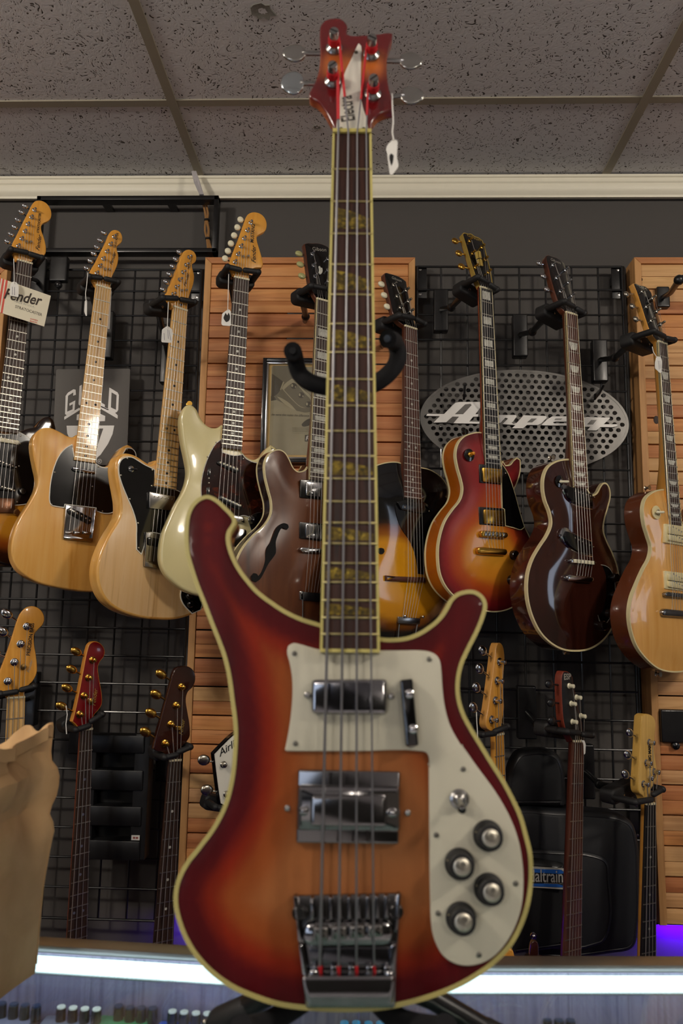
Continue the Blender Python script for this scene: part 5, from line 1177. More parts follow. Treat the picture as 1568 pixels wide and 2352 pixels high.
def softcase(label, poly, Y, dep, mats, zip_=True, Zfloor=None, pocket=None):
    p_ = wallpl(Y); uv = crm(p_.uvs(poly), 5, 60)
    R = empty('gig_bag', Matrix.Translation(p_.at(sum(u for u, _ in uv)/len(uv), min(v for _, v in uv))), label, 'case')
    slab(p_, uv, -dep, 0, .018, dense=.03, arch=lambda d,u,v: .012*(1-math.exp(-(d/.05)**2)), rb=.012).build('body', mats, R)
    q = inset(ccw(uv), .012); mb = MB(); mb.tube([p_.at(*x, -.004) for x in q+q[:1]], .0035, 6, False); mb.build('piping', plain('piping_black','1c1c20',.35), R)
    if pocket:
        pu = crm(p_.uvs(pocket), 5, 60); o = slab(p_, pu, .004, .018, .010, rb=0).build('pocket', mats, R)
        mb = MB(); mb.tube([p_.at(*x, .0175) for x in inset(ccw(pu), .008)+inset(ccw(pu), .008)[:1]], .0022, 6, False); mb.build('zip', plain('piping_black'), o)
    return R, p_
NYL = plain('black_nylon', '111215', .6, 0, 0, .15, .5, 300); NYL2 = plain('black_nylon_blue', '15171c', .55, 0, 0, .15, .5, 300)
zb = onY(1300, 2300, 1.99).z
softcase('large black gig bag hanging behind the dark five string bass', c('H','380,1960 380,1260 440,1238 700,1250 960,1262 1150,1290 1230,1340 1268,1440 1285,1700 1278,2050 1240,2200 1100,2240 500,2240 400,2150'), 2.03, .07, NYL2, pocket=c('H','430,1500 700,1510 940,1530 1040,1580 1060,1700 1060,2050 1000,2150 460,2150'))
softcase('small black soft case with curved top between honey and dark basses', c('H','360,1230 370,1050 400,930 450,860 540,838 640,842 715,870 755,930 775,1050 780,1230'), 2.04, .06, NYL)
R, p_ = softcase('black pedal board carry bag with blue and white name label', c('H','340,2100 345,1640 400,1600 700,1610 760,1625 775,1700 775,2200 400,2250'), 1.99, .03, NYL)
lb = p_.uvs(c('H','420,1630 762,1652 752,1790 410,1770'), .0145)
mb = MB(); mb.prism(p_, lb, .008, .0145); lo_ = mb.build('label', plain('label_white','b5b3ae',.5), R)
def lab(s_, mat, w): mb = MB(); mb.prism(p_, p_.uvs(c('H', s_), w), .012, w); mb.build('label_band', mat, lo_)
lab('420,1645 740,1658 758,1672 748,1778 410,1765', plain('label_black','151517',.5), .0148); BL = plain('label_blue','1f5fb8',.5)
lab('420,1646 735,1657 755,1672 752,1682 715,1684 420,1668', BL, .0151); lab('410,1748 705,1752 750,1764 745,1776 410,1766', BL, .0151)
text('lettering', 'pedaltrain', p_, c1('H','450,1735'), c1('H','750,1742'), .0152, plain('label_white'), lo_, bold=.01, hscale=1.5)
text('lettering', 'www.pedaltrain.com', p_, c1('H','620,1752'), c1('H','748,1756'), .0152, SILVERINK, lo_)
# two more instruments poking up from a floor rack behind the right counter
def tip(label, poly, Y, mat, knob=None):
    p_ = wallpl(Y); uv = crm(p_.uvs(c('N', poly)), 4, 60); R = empty('bass_guitar', Matrix.Translation(p_.at(*uv[0])), label, 'bass')
    slab(p_, uv, -.016, 0, .003).build('headstock', mat, R)
    mb = MB(); a = p_.at(sum(u for u,_ in uv)/len(uv), min(v for _,v in uv)+.01, -.009); mb.tube([a, a-Vector((0, .0, .6))], .02, 10); mb.build('neck', mat, R)
    if knob:
        mb = MB(); u, v = p_.uv(c1('N', knob)); mb.lathe(p_, u, v, [(.007,-.002),(.007,.002),(.0035,.003),(.0035,.012)], 12); mb.build('tuner', CHROME, R)
tip('dark red headstock tip low behind the right counter', '598,600 602,545 612,510 630,498 648,512 655,560 655,640 600,640', 1.80, WAL, '621,468')
tip('orange wooden headstock tip just over the right counter edge', '420,600 440,562 468,552 490,565 500,600 500,650 420,650', 1.70, MAPLEH)
# tags and cards on the necks
price_tag(g2.pl, .030, c('A','588,785 603,780 602,890 595,893 583,862'), c('A','608,592 600,680 592,735 596,790'), 'white price tag seen edge on, hanging left of the natural guitar neck')
price_tag(g2.pl, -.030, c('A','768,715 773,716 758,985 741,978'), c('A','748,640 760,680 770,722'), 'white card peeking out right of the natural guitar neck')
price_tag(g3.pl, .030, c('A','1150,965 1165,962 1192,985 1194,1068 1185,1078 1122,1074 1117,1066 1122,985'), c('A','1166,795 1162,880 1158,975'), 'white handwritten price tag on the pale ash guitar', [(c1('A','1170,990'),c1('A','1180,1060')),(c1('A','1160,985'),c1('A','1165,1050')),(c1('A','1135,1010'),c1('A','1138,1058'))])
price_tag(g4.pl, .030, c('B','265,768 285,756 298,772 298,858 290,862 245,858 238,848 243,785'), c('B','284,540 281,650 278,768'), 'white price tag with black emblem on the cream guitar', None, c('B','255,800 265,780 275,795 283,778 292,800 285,830 268,838 252,815'))
price_tag(g9.pl, .020, c('P','1416,645 1440,648 1448,670 1446,735 1438,742 1408,715 1408,680'), c('P','1392,590 1398,620 1420,655'), 'white price tag on the blond guitar neck', [(c1('P','1425,670'),c1('P','1432,720')),(c1('P','1434,672'),c1('P','1438,715'))])
price_tag(g11.pl, .012, c('H','880,772 897,776 905,800 902,865 893,872 889,800'), c('H','872,770 885,785'), 'white price tag beside the dark five string neck')
price_tag(g1.pl, .045, c('A','72,668 92,652 118,660 130,690 128,762 66,750'), c('A','95,495 98,580 98,668'), 'white price tag over the striped guitar card', [(c1('A','85,690'),c1('A','85,745')),(c1('A','100,692'),c1('A','100,748'))])
q = g1.pl; R = empty('guitar_card', Pl(q.pt(c1('A','175,750'), .034), q.ex, q.ey, q.ez).mat(), 'cream card with red stripes hung on the leftmost guitar neck', 'card')
uv = q.uvs(c('A','-62,606 352,752 306,965 -95,838'), .034); mb = MB(); mb.prism(q, uv, .0328, .034); mb.build('card', plain('card_cream','e6dfc8',.6,0,0,.03), R)
REDP = plain('print_red', 'd5584a', .6, 0, 0, .03)
def bl(t0, t1, s0=0, s1=1):   # a band of the card between two fractions of its length
    a, b2, c_, d = (np.array(x) for x in uv); f = lambda s, t: tuple((a*(1-s)+b2*s)*(1-t)+(d*(1-s)+c_*s)*t); return [f(t0, s0), f(t1, s0), f(t1, s1), f(t0, s1)]
for t in (.02, .075, .13, .185, .24): mb = MB(); mb.prism(q, bl(t, t+.032), .0335, .0342); mb.build('stripe', REDP, R)
text('lettering', 'Fender', q, c1('A','25,768'), c1('A','292,822'), .0344, plain('ink_brown','3a3028',.6), R, shear=.4, bold=.02, hscale=1.25)
text('lettering', 'MADE IN U.S.A.', q, c1('A','98,795'), c1('A','240,836'), .0344, SILVERINK, R)
text('lettering', 'STRATOCASTER', q, c1('A','104,834'), c1('A','290,893'), .0344, plain('ink_brown'), R, hscale=1.15)
text('lettering', "OWNER'S", q, c1('A','208,915'), c1('A','262,928'), .0344, REDP, R, bold=.02); text('lettering', 'MANUAL', q, c1('A','207,930'), c1('A','258,942'), .0344, REDP, R, bold=.02)
# two loose white cords in the lower row
for nm, s_, y_ in (('white cord hanging beside the red bass headstock','G:425,702 432,760 424,820 428,885',1.86), ('white cord hanging from the honey maple bass tuner','H:160,580 162,650 166,700 168,772',1.84)):
    k_, s2 = s_.split(':'); mb = MB(); P = [onY(*p, y_) for p in c(k_, s2)]; mb.tube(P, .0012, 6); o = mb.build('tag_cord', PAPER); tag(o, nm, 'cord')
# ================================================================ GLASS COUNTER
CZ = 1.0
ALU = plain('brushed_aluminium', 'b9b9b4', .35, 1, 0, .08, .5, 25); CASEW = plain('case_panel', '1e1d1f', .6)
LEDM = emit('white_led_bar', 'dcf4ff', 3.2)
m, nt, b = nodes('streaked_panel'); setb(b, None, .45, .3); L_(nt, ramp(nt, noisen(nt, coords(nt, (140, 140, 3)), 1.0, 4, .2), [(.3,'6a6078'),(.55,'8a7f96'),(.8,'5c5568')]), b.inputs['Base Color']); PANEL = m
GTOP = thinglass('counter_glass', .03, 'eef6f4', .16); GSH = thinglass('shelf_glass', .02, 'e4f2ee')
lA, lB = onZ(*c1('X','103.6,2190'), CZ), onZ(*c1('X','460,2212'), CZ); rA, rB = onZ(*c1('X','1150,2235'), CZ), onZ(*c1('X','1560,2235.5'), CZ)
def isect(a, b2, c_, d):
    x1, y1, x2, y2, x3, y3, x4, y4 = a.x, a.y, b2.x, b2.y, c_.x, c_.y, d.x, d.y
    t = ((x1-x3)*(y3-y4)-(y1-y3)*(x3-x4))/((x1-x2)*(y3-y4)-(y1-y2)*(x3-x4)); return Vector((x1+t*(x2-x1), y1+t*(y2-y1), CZ))
PJ = isect(lA, lB, rA, rB); dl = (lA-lB).normalized(); dr = (rB-rA).normalized(); FRONT = .40
def case(label, P0, P1, x_front0, x_front1):
    """display case: back edge from P0 to P1 (left to right), front at FRONT"""
    R = empty('display_case', Matrix.Translation(((P0.x+P1.x)/2, P0.y, 0)), label, 'display case')
    ex = (P1-P0).normalized(); bq = Pl(P0, ex, Vector((0,0,1)), Vector((0,0,1)).cross(ex)*-1); ln = (P1-P0).length   # ez into the shop
    if bq.ez.y > 0: bq.ez = -bq.ez
    fl = flatpl(CZ); top = [(P0.x, P0.y), (P1.x, P1.y), (x_front1, FRONT), (x_front0, FRONT)]
    mb = MB(); mb.prism(fl, top, -.008, 0); mb.build('glass_top', GTOP, R)
    sh = [(P0.x, P0.y-.012), (P1.x, P1.y-.012), (x_front1, FRONT+.03), (x_front0, FRONT+.03)]
    mb = MB(); mb.prism(fl, sh, .875-CZ-.006, .875-CZ); mb.build('glass_shelf', GSH, R)
    mb = MB(); mb.prism(fl, top, .45-CZ, .48-CZ); mb.build('deck', PANEL, R)
    mb = MB(); mb.prism(fl, top, -CZ+.002, .45-CZ); mb.build('plinth', CASEW, R)
    mb = MB(); mb.box(bq, 0, ln, 0, .0088, -.026, 0, .0015); o = mb.build('back_rail', ALU, R)
    mb = MB(); mb.box(bq, 0, ln, -.54, -.001, -.026, -.016); mb.build('back_panel', PANEL, R)
    mb = MB(); mb.box(bq, .004, ln-.004, -.0245, -.0085, -.014, -.006, .001); mb.build('light_bar', LEDM, R)
    mb = MB(); mb.box(bq, .002, ln-.002, -.0275, -.0248, -.016, -.0055, .001); mb.build('light_bar_housing', ALU, R)
    f = Pl(Vector((x_front0, FRONT, 0)), Vector((1,0,0)), Vector((0,0,1)), Vector((0,-1,0)))
    mb = MB(); mb.box(f, 0, x_front1-x_front0, .48, CZ-.009, -.007, 0); mb.build('front_glass', GSH, R)
    ld = bpy.data.lights.new('case_light', 'AREA'); ld.shape = 'RECTANGLE'; ld.size = ln*.9; ld.size_y = .02; ld.energy = .42*ln; ld.color = (.72, .80, 1.0)
    lo = bpy.data.objects.new('case_light', ld); COL.objects.link(lo); q = bq.at(ln/2, -.014, .035); lo.location = q
    lo.rotation_euler = (Vector((0,0,-1))*.8-bq.ez*.6).to_track_quat('-Z', 'Y').to_euler()
    return R, bq
case('left glass display case with white light bar, under the paper bag', PJ+dl*1.7, PJ+dl*.001, (PJ+dl*1.7).x-.1, PJ.x-.001)
case('right glass display case with white light bar, behind the front bass', PJ+dr*.001, PJ+dr*1.5, PJ.x+.001, (PJ+dr*1.5).x+.1)
# effect pedals on the glass shelf
def pedal(label, x0p, x1p, yb, mat, knobs, capm, bodym=BLACK, zt=.926):
    A_, B_ = onZ(x0p, yb, zt), onZ(x1p, yb, zt); A_.y = B_.y = min(A_.y, B_.y)
    fl = Pl(Vector(((A_.x+B_.x)/2, A_.y, 0)), Vector((1,0,0)), Vector((0,1,0)), Vector((0,0,1))); w_ = (B_.x-A_.x)/2
    R = empty('effect_pedal', Matrix.Translation(fl.at(0, -.06, .8752)), label, 'pedal', 'effect pedals on the glass shelf')
    mb = MB(); mb.box(fl, -w_, w_, -.118, .004, .8752, zt, .004, .004); mb.build('housing', mat, R)
    for p in knobs:
        q = onZ(*p, zt+.016); mb = MB(); kp = flatpl(0); mb.lathe(kp, q.x, q.y, [(.0062, zt-.001), (.0058, zt+.014), (.005, zt+.0145)], 14); k_ = mb.build('knob', bodym, R)
        mb = MB(); mb.lathe(kp, q.x, q.y, [(.0052, zt+.014), (.005, zt+.0162), (.002, zt+.0166)], 14); mb.build('knob_cap', capm, k_)
    mb = MB(); mb.lathe(fl, 0, -.09, [(.009, zt-.001), (.009, zt+.002), (.005, zt+.004), (.005, zt+.012), (.003, zt+.0135)], 14); mb.build('foot_switch', CHROME, R)
    return R
WCAP = plain('pale_knob_cap', 'd8d4c4', .35); BCAP = plain('dark_blue_cap', '1d2c44', .3); CYAN = plain('bright_blue_cap', '3fb0ef', .3)
PG, PS, PGR, PB, PLB = plain('pedal_lilac','8d8aa0',.35,.3), plain('pedal_silver','8f96a4',.3,.5), plain('pedal_green','2f8a55',.35), plain('pedal_blue','3a5ec0',.35), plain('pedal_light_blue','7fb6dc',.35)
pedal('lilac grey effect pedal under the paper bag', -20, 92, 2322, PG, [(5,2303),(32,2305),(58,2307),(84,2309)], BCAP)
pedal('silver effect pedal with four white knobs, left of the green one', 104, 226, 2332, PS, [(141,2311),(168,2313),(195,2315),(222,2316)], WCAP)
pedal('green effect pedal with dark knobs', 231, 354, 2330, PGR, [(273,2309),(299,2312),(325,2313),(351,2314)], BCAP)
pedal('blue effect pedal with four white knobs, right of the green one', 365, 486, 2345, PB, [(396,2321),(423,2323),(450,2325),(476,2326)], WCAP)
pedal('light blue effect pedal beside the stand foot', 512, 632, 2346, PLB, [(554,2322),(580,2324),(606,2325)], BCAP)
pedal('dark effect pedal with bright blue knobs under the front bass', 770, 892, 2368, plain('pedal_dark','23252b',.4), [(791,2348),(818,2348),(846,2349),(873,2349)], CYAN)
pedal('black effect pedal in the right display case', 1235, 1345, 2362, plain('pedal_dark'), [(1256,2338),(1283,2340),(1310,2341)], BCAP)
# ================================================================ PAPER BAG
m, nt, b = nodes('kraft_paper'); setb(b, None, .85, spec=.2)
L_(nt, ramp(nt, noisen(nt, coords(nt, (1,1,1)), 14, 5, .4), [(.3,'c9a274'),(.55,'dcb686'),(.75,'d0aa7a')]), b.inputs['Base Color'])
nb_ = noisen(nt, coords(nt, (1,1,.6)), 26, 4, .8); bump(nt, b, nb_, .35, .004); KRAFT = m
B0, A0_ = onZ(91, 2235, CZ), onZ(0, 2298, CZ); fd = (A0_-B0).normalized(); wd_ = Vector((-fd.y, fd.x, 0)); wd_ = wd_ if wd_.x < 0 else -wd_
if wd_.dot(Vector((0, 1, 0))) < 0 and abs(wd_.y) > abs(wd_.x): wd_ = -wd_
BL_, BW_ = .20, .12
R = empty('paper_bag', Matrix.Translation(B0+fd*BL_/2+wd_*BW_/2), 'crumpled brown paper bag standing on the left display case', 'bag')
HB = .272; NS = 26
fp_ = []
for s_, t_ in ((0,0),(1,0),(1,1),(0,1)): fp_.append(B0+fd*BL_*s_+wd_*BW_*t_)
def peri(u):     # walk round the base rectangle, u 0..4
    i = int(u) % 4; f = u-int(u); return fp_[i]*(1-f)+fp_[(i+1) % 4]*f
ctr = sum(fp_, Vector())/4; rings = []; NU = 96
for j in range(NS+1):
    h = j/NS; ring = []
    for i in range(NU):
        u = 4*i/NU; p = peri(u); d = (p-ctr); out = d.normalized()
        fl_ = 1+.13*h**1.3-.05*max(0, h-.8)*5
        crn = .5+.5*math.cos(2*math.pi*u)   # 1 at corners
        q = ctr+d*fl_*(1-.05*crn)
        z = HB*h
        if h > .9: z += .010*math.sin(5*u+1)*(h-.9)*10 + .006*math.sin(13*u)*(h-.9)*10
        nv = noise.noise_vector(Vector((q.x*22, q.y*22, z*13+3)))*.0075*(h**.8) + noise.noise_vector(Vector((q.x*55, q.y*55, z*50)))*.0065*max(0, h-.5)*2
        fold = -.009*math.exp(-((h-.66-.05*math.sin(3*u))/.05)**2)+.006*math.exp(-((h-.80-.05*math.sin(2*u+1))/.05)**2)-.007*math.exp(-((h-.9-.03*math.sin(7*u))/.03)**2)
        vd = noise.voronoi(Vector((q.x*16, q.y*16, z*11+1)))[0]; q = q+out*((vd[0]-.45)*.024*max(.12, min(1, (h-.40)*2.6)))
        q = q+out*fold; ring.append(Vector((q.x+nv.x, q.y+nv.y, CZ+.0012+z+nv.z*.6)) if j else Vector((q.x, q.y, CZ+.0012)))
    rings.append(ring)
mb = MB(); inner = [[p*1.0+(Vector((ctr.x, ctr.y, p.z))-p).normalized()*.0022 for p in r] for r in rings[::-1]]
mb.loft(rings+inner, True, True); mb.build('paper', KRAFT, R, sharp=22)
fold = [0.0]; P_ = rings[int(NS*.05):]; mb = MB(); mb.tube([r[0] for r in P_], .0012, 6); mb.build('corner_crease', KRAFT, R)
mb = MB(); mb.loft([[p+(p-Vector((ctr.x, ctr.y, p.z))).normalized()*.0012+Vector((0,0,dz)) for p in rings[-1]] for dz in (-.014, 0.0)], False, False); mb.build('turned_rim', KRAFT, R)
# ================================================================ FRONT BASS
RN = ray(808.5, 306); RB = ray(797, 2140); DN = .871; DB = .7636*DN
Nn, Bb = C0+RN*DN, C0+RB*DB
by_ = (Nn-Bb).normalized(); cr = R3 @ Vector((1, 0, 0)); bx_ = (cr-by_*cr.dot(by_)).normalized(); bz_ = bx_.cross(by_)
if bz_.y > 0: bz_ = -bz_; 
bp = Pl(Nn, bx_, by_, bz_)
g = Gtr.__new__(Gtr); g.pl = bp; g.hd = Pl(Nn+bz_*-.006, bx_, by_, bz_); g.L = (Nn-Bb).length
g.root = R = empty('bass_guitar', bp.mat(), 'cherry sunburst bass with cream pickguard, standing in front on a black stand', 'bass')
g.nL, g.nR = c1('X','764,305'), c1('X','852.5,305'); g.eL, g.eR = c1('X','735,1493'), c1('X','871.5,1493')
g.a0, g.b0, g.a1, g.b1 = (bp.uv(p) for p in (g.nL, g.nR, g.eL, g.eR))
W1 = -.010; g.w1 = W1; TH = .036
FG = lerpc([(0,'480a0f'),(.015,'500b10'),(.029,'80220e'),(.048,'8f481f'),(.075,'9c6036'),(.14,'a06a42')])
BGL = painted('fireglo_lacquer', .42, .06, .28, (16, 1.8, 16)); BGL.node_tree.nodes['Principled BSDF'].inputs['Specular IOR Level'].default_value = .16; BSIDE = plain('maroon_side','4e0a0f',.2,0,.8,.08)
pts = c('J','1245,1240 1100,1195 960,1130 830,1045 720,960 640,870 560,760 510,660 482,575 473,510 480,462 502,425 526,382 524,338 490,290 440,240 380,185 330,155 285,142 210,166 150,222 112,300 96,390 92,500 105,650 140,780 190,930 250,1080 310,1240 370,1390 420,1530 455,1680') \
    + c('X','530,1608 537.5,1674 536,1727 529,1791 514,1848 489,1898 458,1940 425,1983 407,2019 400,2052 401,2086 411,2125 425,2159 447,2195 479,2231 527,2267 582,2292 637,2309.5 710,2319.5 793,2323 867,2320 931,2308.5 990,2292 1047,2270 1097,2242 1138,2211 1174,2172 1199,2126 1214,2081 1222,2030 1222.5,1985 1219.5,1955 1211,1920 1198,1874 1181,1836 1158,1793 1131,1750 1104,1706 1080,1666 1063.5,1632 1055,1598 1054.5,1564 1062,1527 1077,1493 1098,1451 1112,1415 1117,1390 1112,1374 1100,1362 1084,1356 1066,1357 1048,1363 1034,1375 1025,1391 1015,1408 1000,1425 980,1441 960,1453 933,1463 894,1466.5 871,1464.5 800,1455')
uv = crm(bp.uvs(pts, W1), 4, 52); g.buv = uv
BEV = lambda d,u,v: 0.0
slab(bp, uv, W1-TH, W1, .003, dense=.008, arch=BEV, col=lambda d,u,v: FG(d), sidecol=lin('4a0a0e'), rb=.004).build('body', [BGL, BSIDE], R)
m, nt, b = nodes('checkered_binding'); setb(b, None, .35, 0, .3)
chk = nt.nodes.new('ShaderNodeTexChecker'); chk.inputs['Scale'].default_value = 620; chk.inputs[1].default_value = (*lin('c4b972'), 1); chk.inputs[2].default_value = (*lin('b0a468'), 1)
L_(nt, coords(nt, (1,1,1)), chk.inputs[0]); L_(nt, chk.outputs[0], b.inputs['Base Color']); CHK = m
edging(bp, uv, .0036, W1-.010, W1+.0008).build('binding', CHK, R)
# neck, fretboard, frets and sparkling inlays
NCREAM = plain('aged_binding', 'c9bd72', .35, 0, .3); FBW = wood('dark_fretboard', [(.3,'2b130c'), (.5,'3a1b10'), (.7,'1d0d08')], (90,6,90), .5, .0)
SPK = shell('gold_sparkle', [(.02,'2a2208'), (.2,'5a4a14'), (.4,'8a7424'), (.62,'c0a83c')], 260, .3, .4)
v1 = (g.a1[1]+g.b1[1])/2; xl, xr = g.xl, g.xr
mb = MB(); rings = []
for k in range(0, 9):
    v = .004+(v1+.06-.004)*k/8; a, b2 = xl(v), xr(v); mm, h = (a+b2)/2, (b2-a)/2
    rings.append([bp.at(mm+h*math.cos(t*D2R), v, -.005-.020*math.sin(t*D2R)) for t in range(0, 181, 15)])
mb.loft(rings); mb.build('neck', plain('maroon_neck','5a1010',.25,0,.6), R)
mb = MB(); mb.prism(bp, [(xl(0),0),(xl(v1),v1),(xr(v1),v1),(xr(0),0)], -.0095, 0, .0006); mb.build('fretboard', FBW, R)
for f, sg in ((xl, 1), (xr, -1)):
    mb = MB(); mb.prism(bp, [(f(0)-sg*.0004,0),(f(v1)-sg*.0004,v1),(f(v1)+sg*.0024,v1),(f(0)+sg*.0024,0)], -.0098, .0005, .0004); mb.build('neck_binding', NCREAM, R)
mb = MB(); mb.box(bp, xl(v1), xr(v1), v1-.0022, v1+.001, -.0098, .0006); mb.build('neck_binding', NCREAM, R)
mb = MB(); mb.box(bp, xl(0), xr(0), -.0005, .0045, -.006, .003, .0008); mb.build('nut', plain('yellowed_nut','cfc16e',.4), R)
FY = [305,389,463,537,607.6,676.8,743.7,809,871,932,990,1047,1099.5,1152,1201,1248.5,1294,1337.5,1379,1419,1456.5]
fvv = [bp.uv((800, y))[1] for y in FY]
for v in fvv[1:]:
    mb = MB(); mb.box(bp, xl(v)+.0006, xr(v)-.0006, v-.0011, v+.0011, -.0005, .0012, .0006); mb.build('fret', plain('brass_fret','c8bb84',.3,1), R)
for k in (3,5,7,9,12,14,16,18,19) if False else (3,5,7,9,12,15,17,19):
    a, b2 = fvv[k-1], fvv[k]; hgt = (a-b2); vm = (a+b2)/2; q = [(xl(vm)+.004, a-hgt*.18), (xl(vm)+.004, b2+hgt*.16), (xr(vm)-.004, b2+hgt*.16), (xr(vm)-.004, a-hgt*.52), ((xl(vm)+xr(vm))/2, a-hgt*.30)]
    mb = MB(); mb.prism(bp, q, -.0005, .0002); mb.build('inlay', SPK, R)
# headstock
HS = c('I','652,948 640,900 615,850 580,790 530,732 482,705 470,688 470,665 478,648 510,590 535,520 547,440 548,350 545,230 551,180 580,146 630,128 690,129 725,150 744,180 741,215 744,240 770,251 850,250 960,242 1060,233 1071,240 1066,280 1048,330 1034,400 1030,500 1040,600 1060,690 1078,770 1078,788 1030,800 970,826 930,868 908,930 906,948')
huv = crm(g.hd.uvs(HS), 4, 55); hm = g.hd
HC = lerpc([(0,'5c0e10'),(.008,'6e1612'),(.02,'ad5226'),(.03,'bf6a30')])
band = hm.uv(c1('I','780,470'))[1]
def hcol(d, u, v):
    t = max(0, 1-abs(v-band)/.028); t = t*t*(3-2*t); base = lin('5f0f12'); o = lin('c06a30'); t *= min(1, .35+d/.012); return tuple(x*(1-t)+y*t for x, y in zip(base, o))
slab(hm, huv, -.014, 0, .0022, dense=.005, arch=lambda d,u,v: 0, col=hcol, sidecol=lin('8a3a22'), rb=.0015).build('headstock', [painted('fireglo_head', .18, .8), painted('fireglo_head')], R)
tr = crm(hm.uvs(c('I','826,310 812,335 770,430 735,500 718,545 700,620 690,700 675,800 664,946 893,946 886,860 862,790 850,740 841,640 842,520 844,400 844,330'), .002), 2, 40)
mb = MB(); mb.prism(hm, tr, -.0005, .002, .0004); cov = mb.build('truss_rod_cover', WHITEP, R)
for p in c('I','808,388 700,938 862,938'): g.disc('screw', p, [(.0022,.0018),(.0022,.0026),(.001,.003)], plain('dark_screw','5a5648',.4,.8), cov, 8, dw=-.006)
text('lettering', 'Electra', hm, c1('I','800,868'), c1('I','772,684'), .0022, plain('logo_ink','4a4640',.6), cov, shear=-.1, bold=.02, height=.0165)
pp = c('I','650,352 640,590 917,398 928,682'); kk = c('I','365,385 352,600 1200,440 1208,690'); g.hd_posts = []
REDS = plain('red_thread', 'c01420', .6)
KM = [plain('tuner_nickel','b5b3ae',.18,1,0,.1), plain('tuner_reflection_tint','c5cdd0',.12,1,0,.05)]  # second tone paints the pale bluish reflection on one button
for i, (p, k_) in enumerate(zip(pp, kk)):
    u, v = hm.uv(p); g.hd_posts.append((u, v)); mb = MB()
    mb.lathe(hm, u, v, [(.0095,-.001),(.0095,.002),(.0065,.004),(.0055,.005),(.0055,.024),(.005,.0255)], 20); t = mb.build('tuner', CHROMED, R)
    mb = MB(); mb.lathe(hm, u, v, [(.0064,.0075),(.0072,.009),(.0066,.012),(.0070,.0145),(.0062,.0165)], 16); mb.build('string_winding', REDS, t)
    mb = MB(); a_ = (.7 if i % 2 else -.5); e_ = Vector((0,0,0)); X = hm.ex*math.cos(a_)+hm.ey*math.sin(a_); Yv = hm.ez.cross(X); sq = Pl(hm.at(u, v, .0255), X, Yv, hm.ez); mb.box(sq, -.0048, .0048, -.0007, .0007, -.0005, .0003); mb.build('post_slot', BLACK, t)
    ku, kv = hm.uv(k_, -.008); sg = 1 if ku > u else -1; o = hm.at(ku, kv, -.008)
    sz = ((.0135,.0125) if i != 1 else (.0135,.0165)); uvk = []
    for j in range(28):
        a_ = 2*math.pi*j/28; rr_ = 1+.03*math.cos(3*a_)+.03*math.cos(a_*2); uvk.append((ku+sg*sz[0]*rr_*math.cos(a_), kv+sz[1]*rr_*math.sin(a_)))
    kq = Pl(hm.O, hm.ex, hm.ey, hm.ez); mb = MB(); mb.prism(kq, uvk, -.0100, -.0062, .0016, 3, .0012); mb.build('tuner_button', KM[i == 1], t)
    edge = {0:c1('I','548,385'),1:c1('I','500,605'),2:c1('I','1030,440'),3:c1('I','1062,705')}[i]; eu, ev = hm.uv(edge, -.008)
    mb = MB(); mb.tube([hm.at(ku-sg*.009, kv, -.008), hm.at(ku-sg*.013, kv, -.008), hm.at(eu-sg*.006, ev, -.008)], [.0042, .003, .003], 10); mb.build('tuner_shaft', CHROMED, t)
# pickguard and its fittings
PGM = plain('cream_pickguard', 'c9c5b2', .38, 0, .25, .02); pk = .0024
pgp = c('K','345,156 280,140 210,120 160,112 126,130 117,168 135,250 152,350 155,450 145,600 125,740 103,850 112,861 600,862 1050,862 1080,871 1097,897 1101,960') + c('L','922,130 925,500 930,900 940,1100 962,1180 1002,1250 1062,1295 1130,1312 1210,1303 1290,1265 1370,1180 1430,1070 1462,960 1472,830 1465,700 1440,570 1390,440 1310,300 1200,150 1112,24') + c('K','1330,830 1250,690 1212,560 1195,430 1186,300 1175,232 1152,196 1112,173 1050,163 900,162 760,162 600,162')
puv = crm(bp.uvs(pgp, W1+pk), 4, 42); mb = MB(); mb.prism(bp, puv, W1-.0005, W1+pk, .0008); mb.build('pickguard', PGM, R)
SCR = plain('aged_screw', '77746c', .35, .9)
for p in c('K','170,185 1100,225 178,806 1335,983 1148,1437') + c('L','973,1000 1423,828 1210,1242'): g.disc('screw', p, [(.0024,pk-.001),(.0024,pk+.0006),(.0012,pk+.0012)], SCR, n=10)
BCH = plain('body_chrome', '9a999c', .1, 1, 0, .05); o = g.block('neck_pickup', c('K','288,362 810,360 808,602 286,598'), BCH, W1, W1+.010, .003, .004)
g.block('cover_reflection', c('K','390,385 705,385 705,578 388,578'), plain('dark_chrome','6c6c72',.15,1,0,.2,.5,120), W1+.008, W1+.0103, .0003, .001, parent=o)  # darker inset paints the string reflections on the plain chrome cover
for p in c('K','260,472 836,480'): g.disc('screw', p, [(.003,pk-.001),(.003,pk+.003),(.0015,pk+.004)], CHROMED, n=10)
o = g.block('thumb_rest', c('K','900,366 988,356 1030,822 942,830'), BLACKG, W1+pk-.001, W1+pk+.010, .002, .002)
for p in c('K','958,466 982,705'): g.disc('screw', p, [(.0045,.011),(.0042,.0135),(.002,.015)], CHROME, o, 12, dw=W1)
for p in c('K','120,1255 952,1287'): g.disc('screw', p, [(.0028,-.001),(.0028,.001),(.0012,.002)], CHROMED, n=10)
CHB = plain('bridge_chrome', '8b898a', .14, 1, 0, .1, .5, 60)
o = g.block('bridge_pickup', c('K','195,988 902,1003 890,1506 180,1496'), CHB, W1, W1+.004, .0015, .002)
f_ = g.block('pickup_surround', c('K','187,1098 905,1108 905,1425 178,1412'), BCH, W1+.003, W1+.013, .005, .003, parent=o)
f2 = g.block('pickup_cover', c('K','282,1160 808,1166 808,1392 276,1384'), CHB, W1+.012, W1+.0165, .003, .004, parent=o)
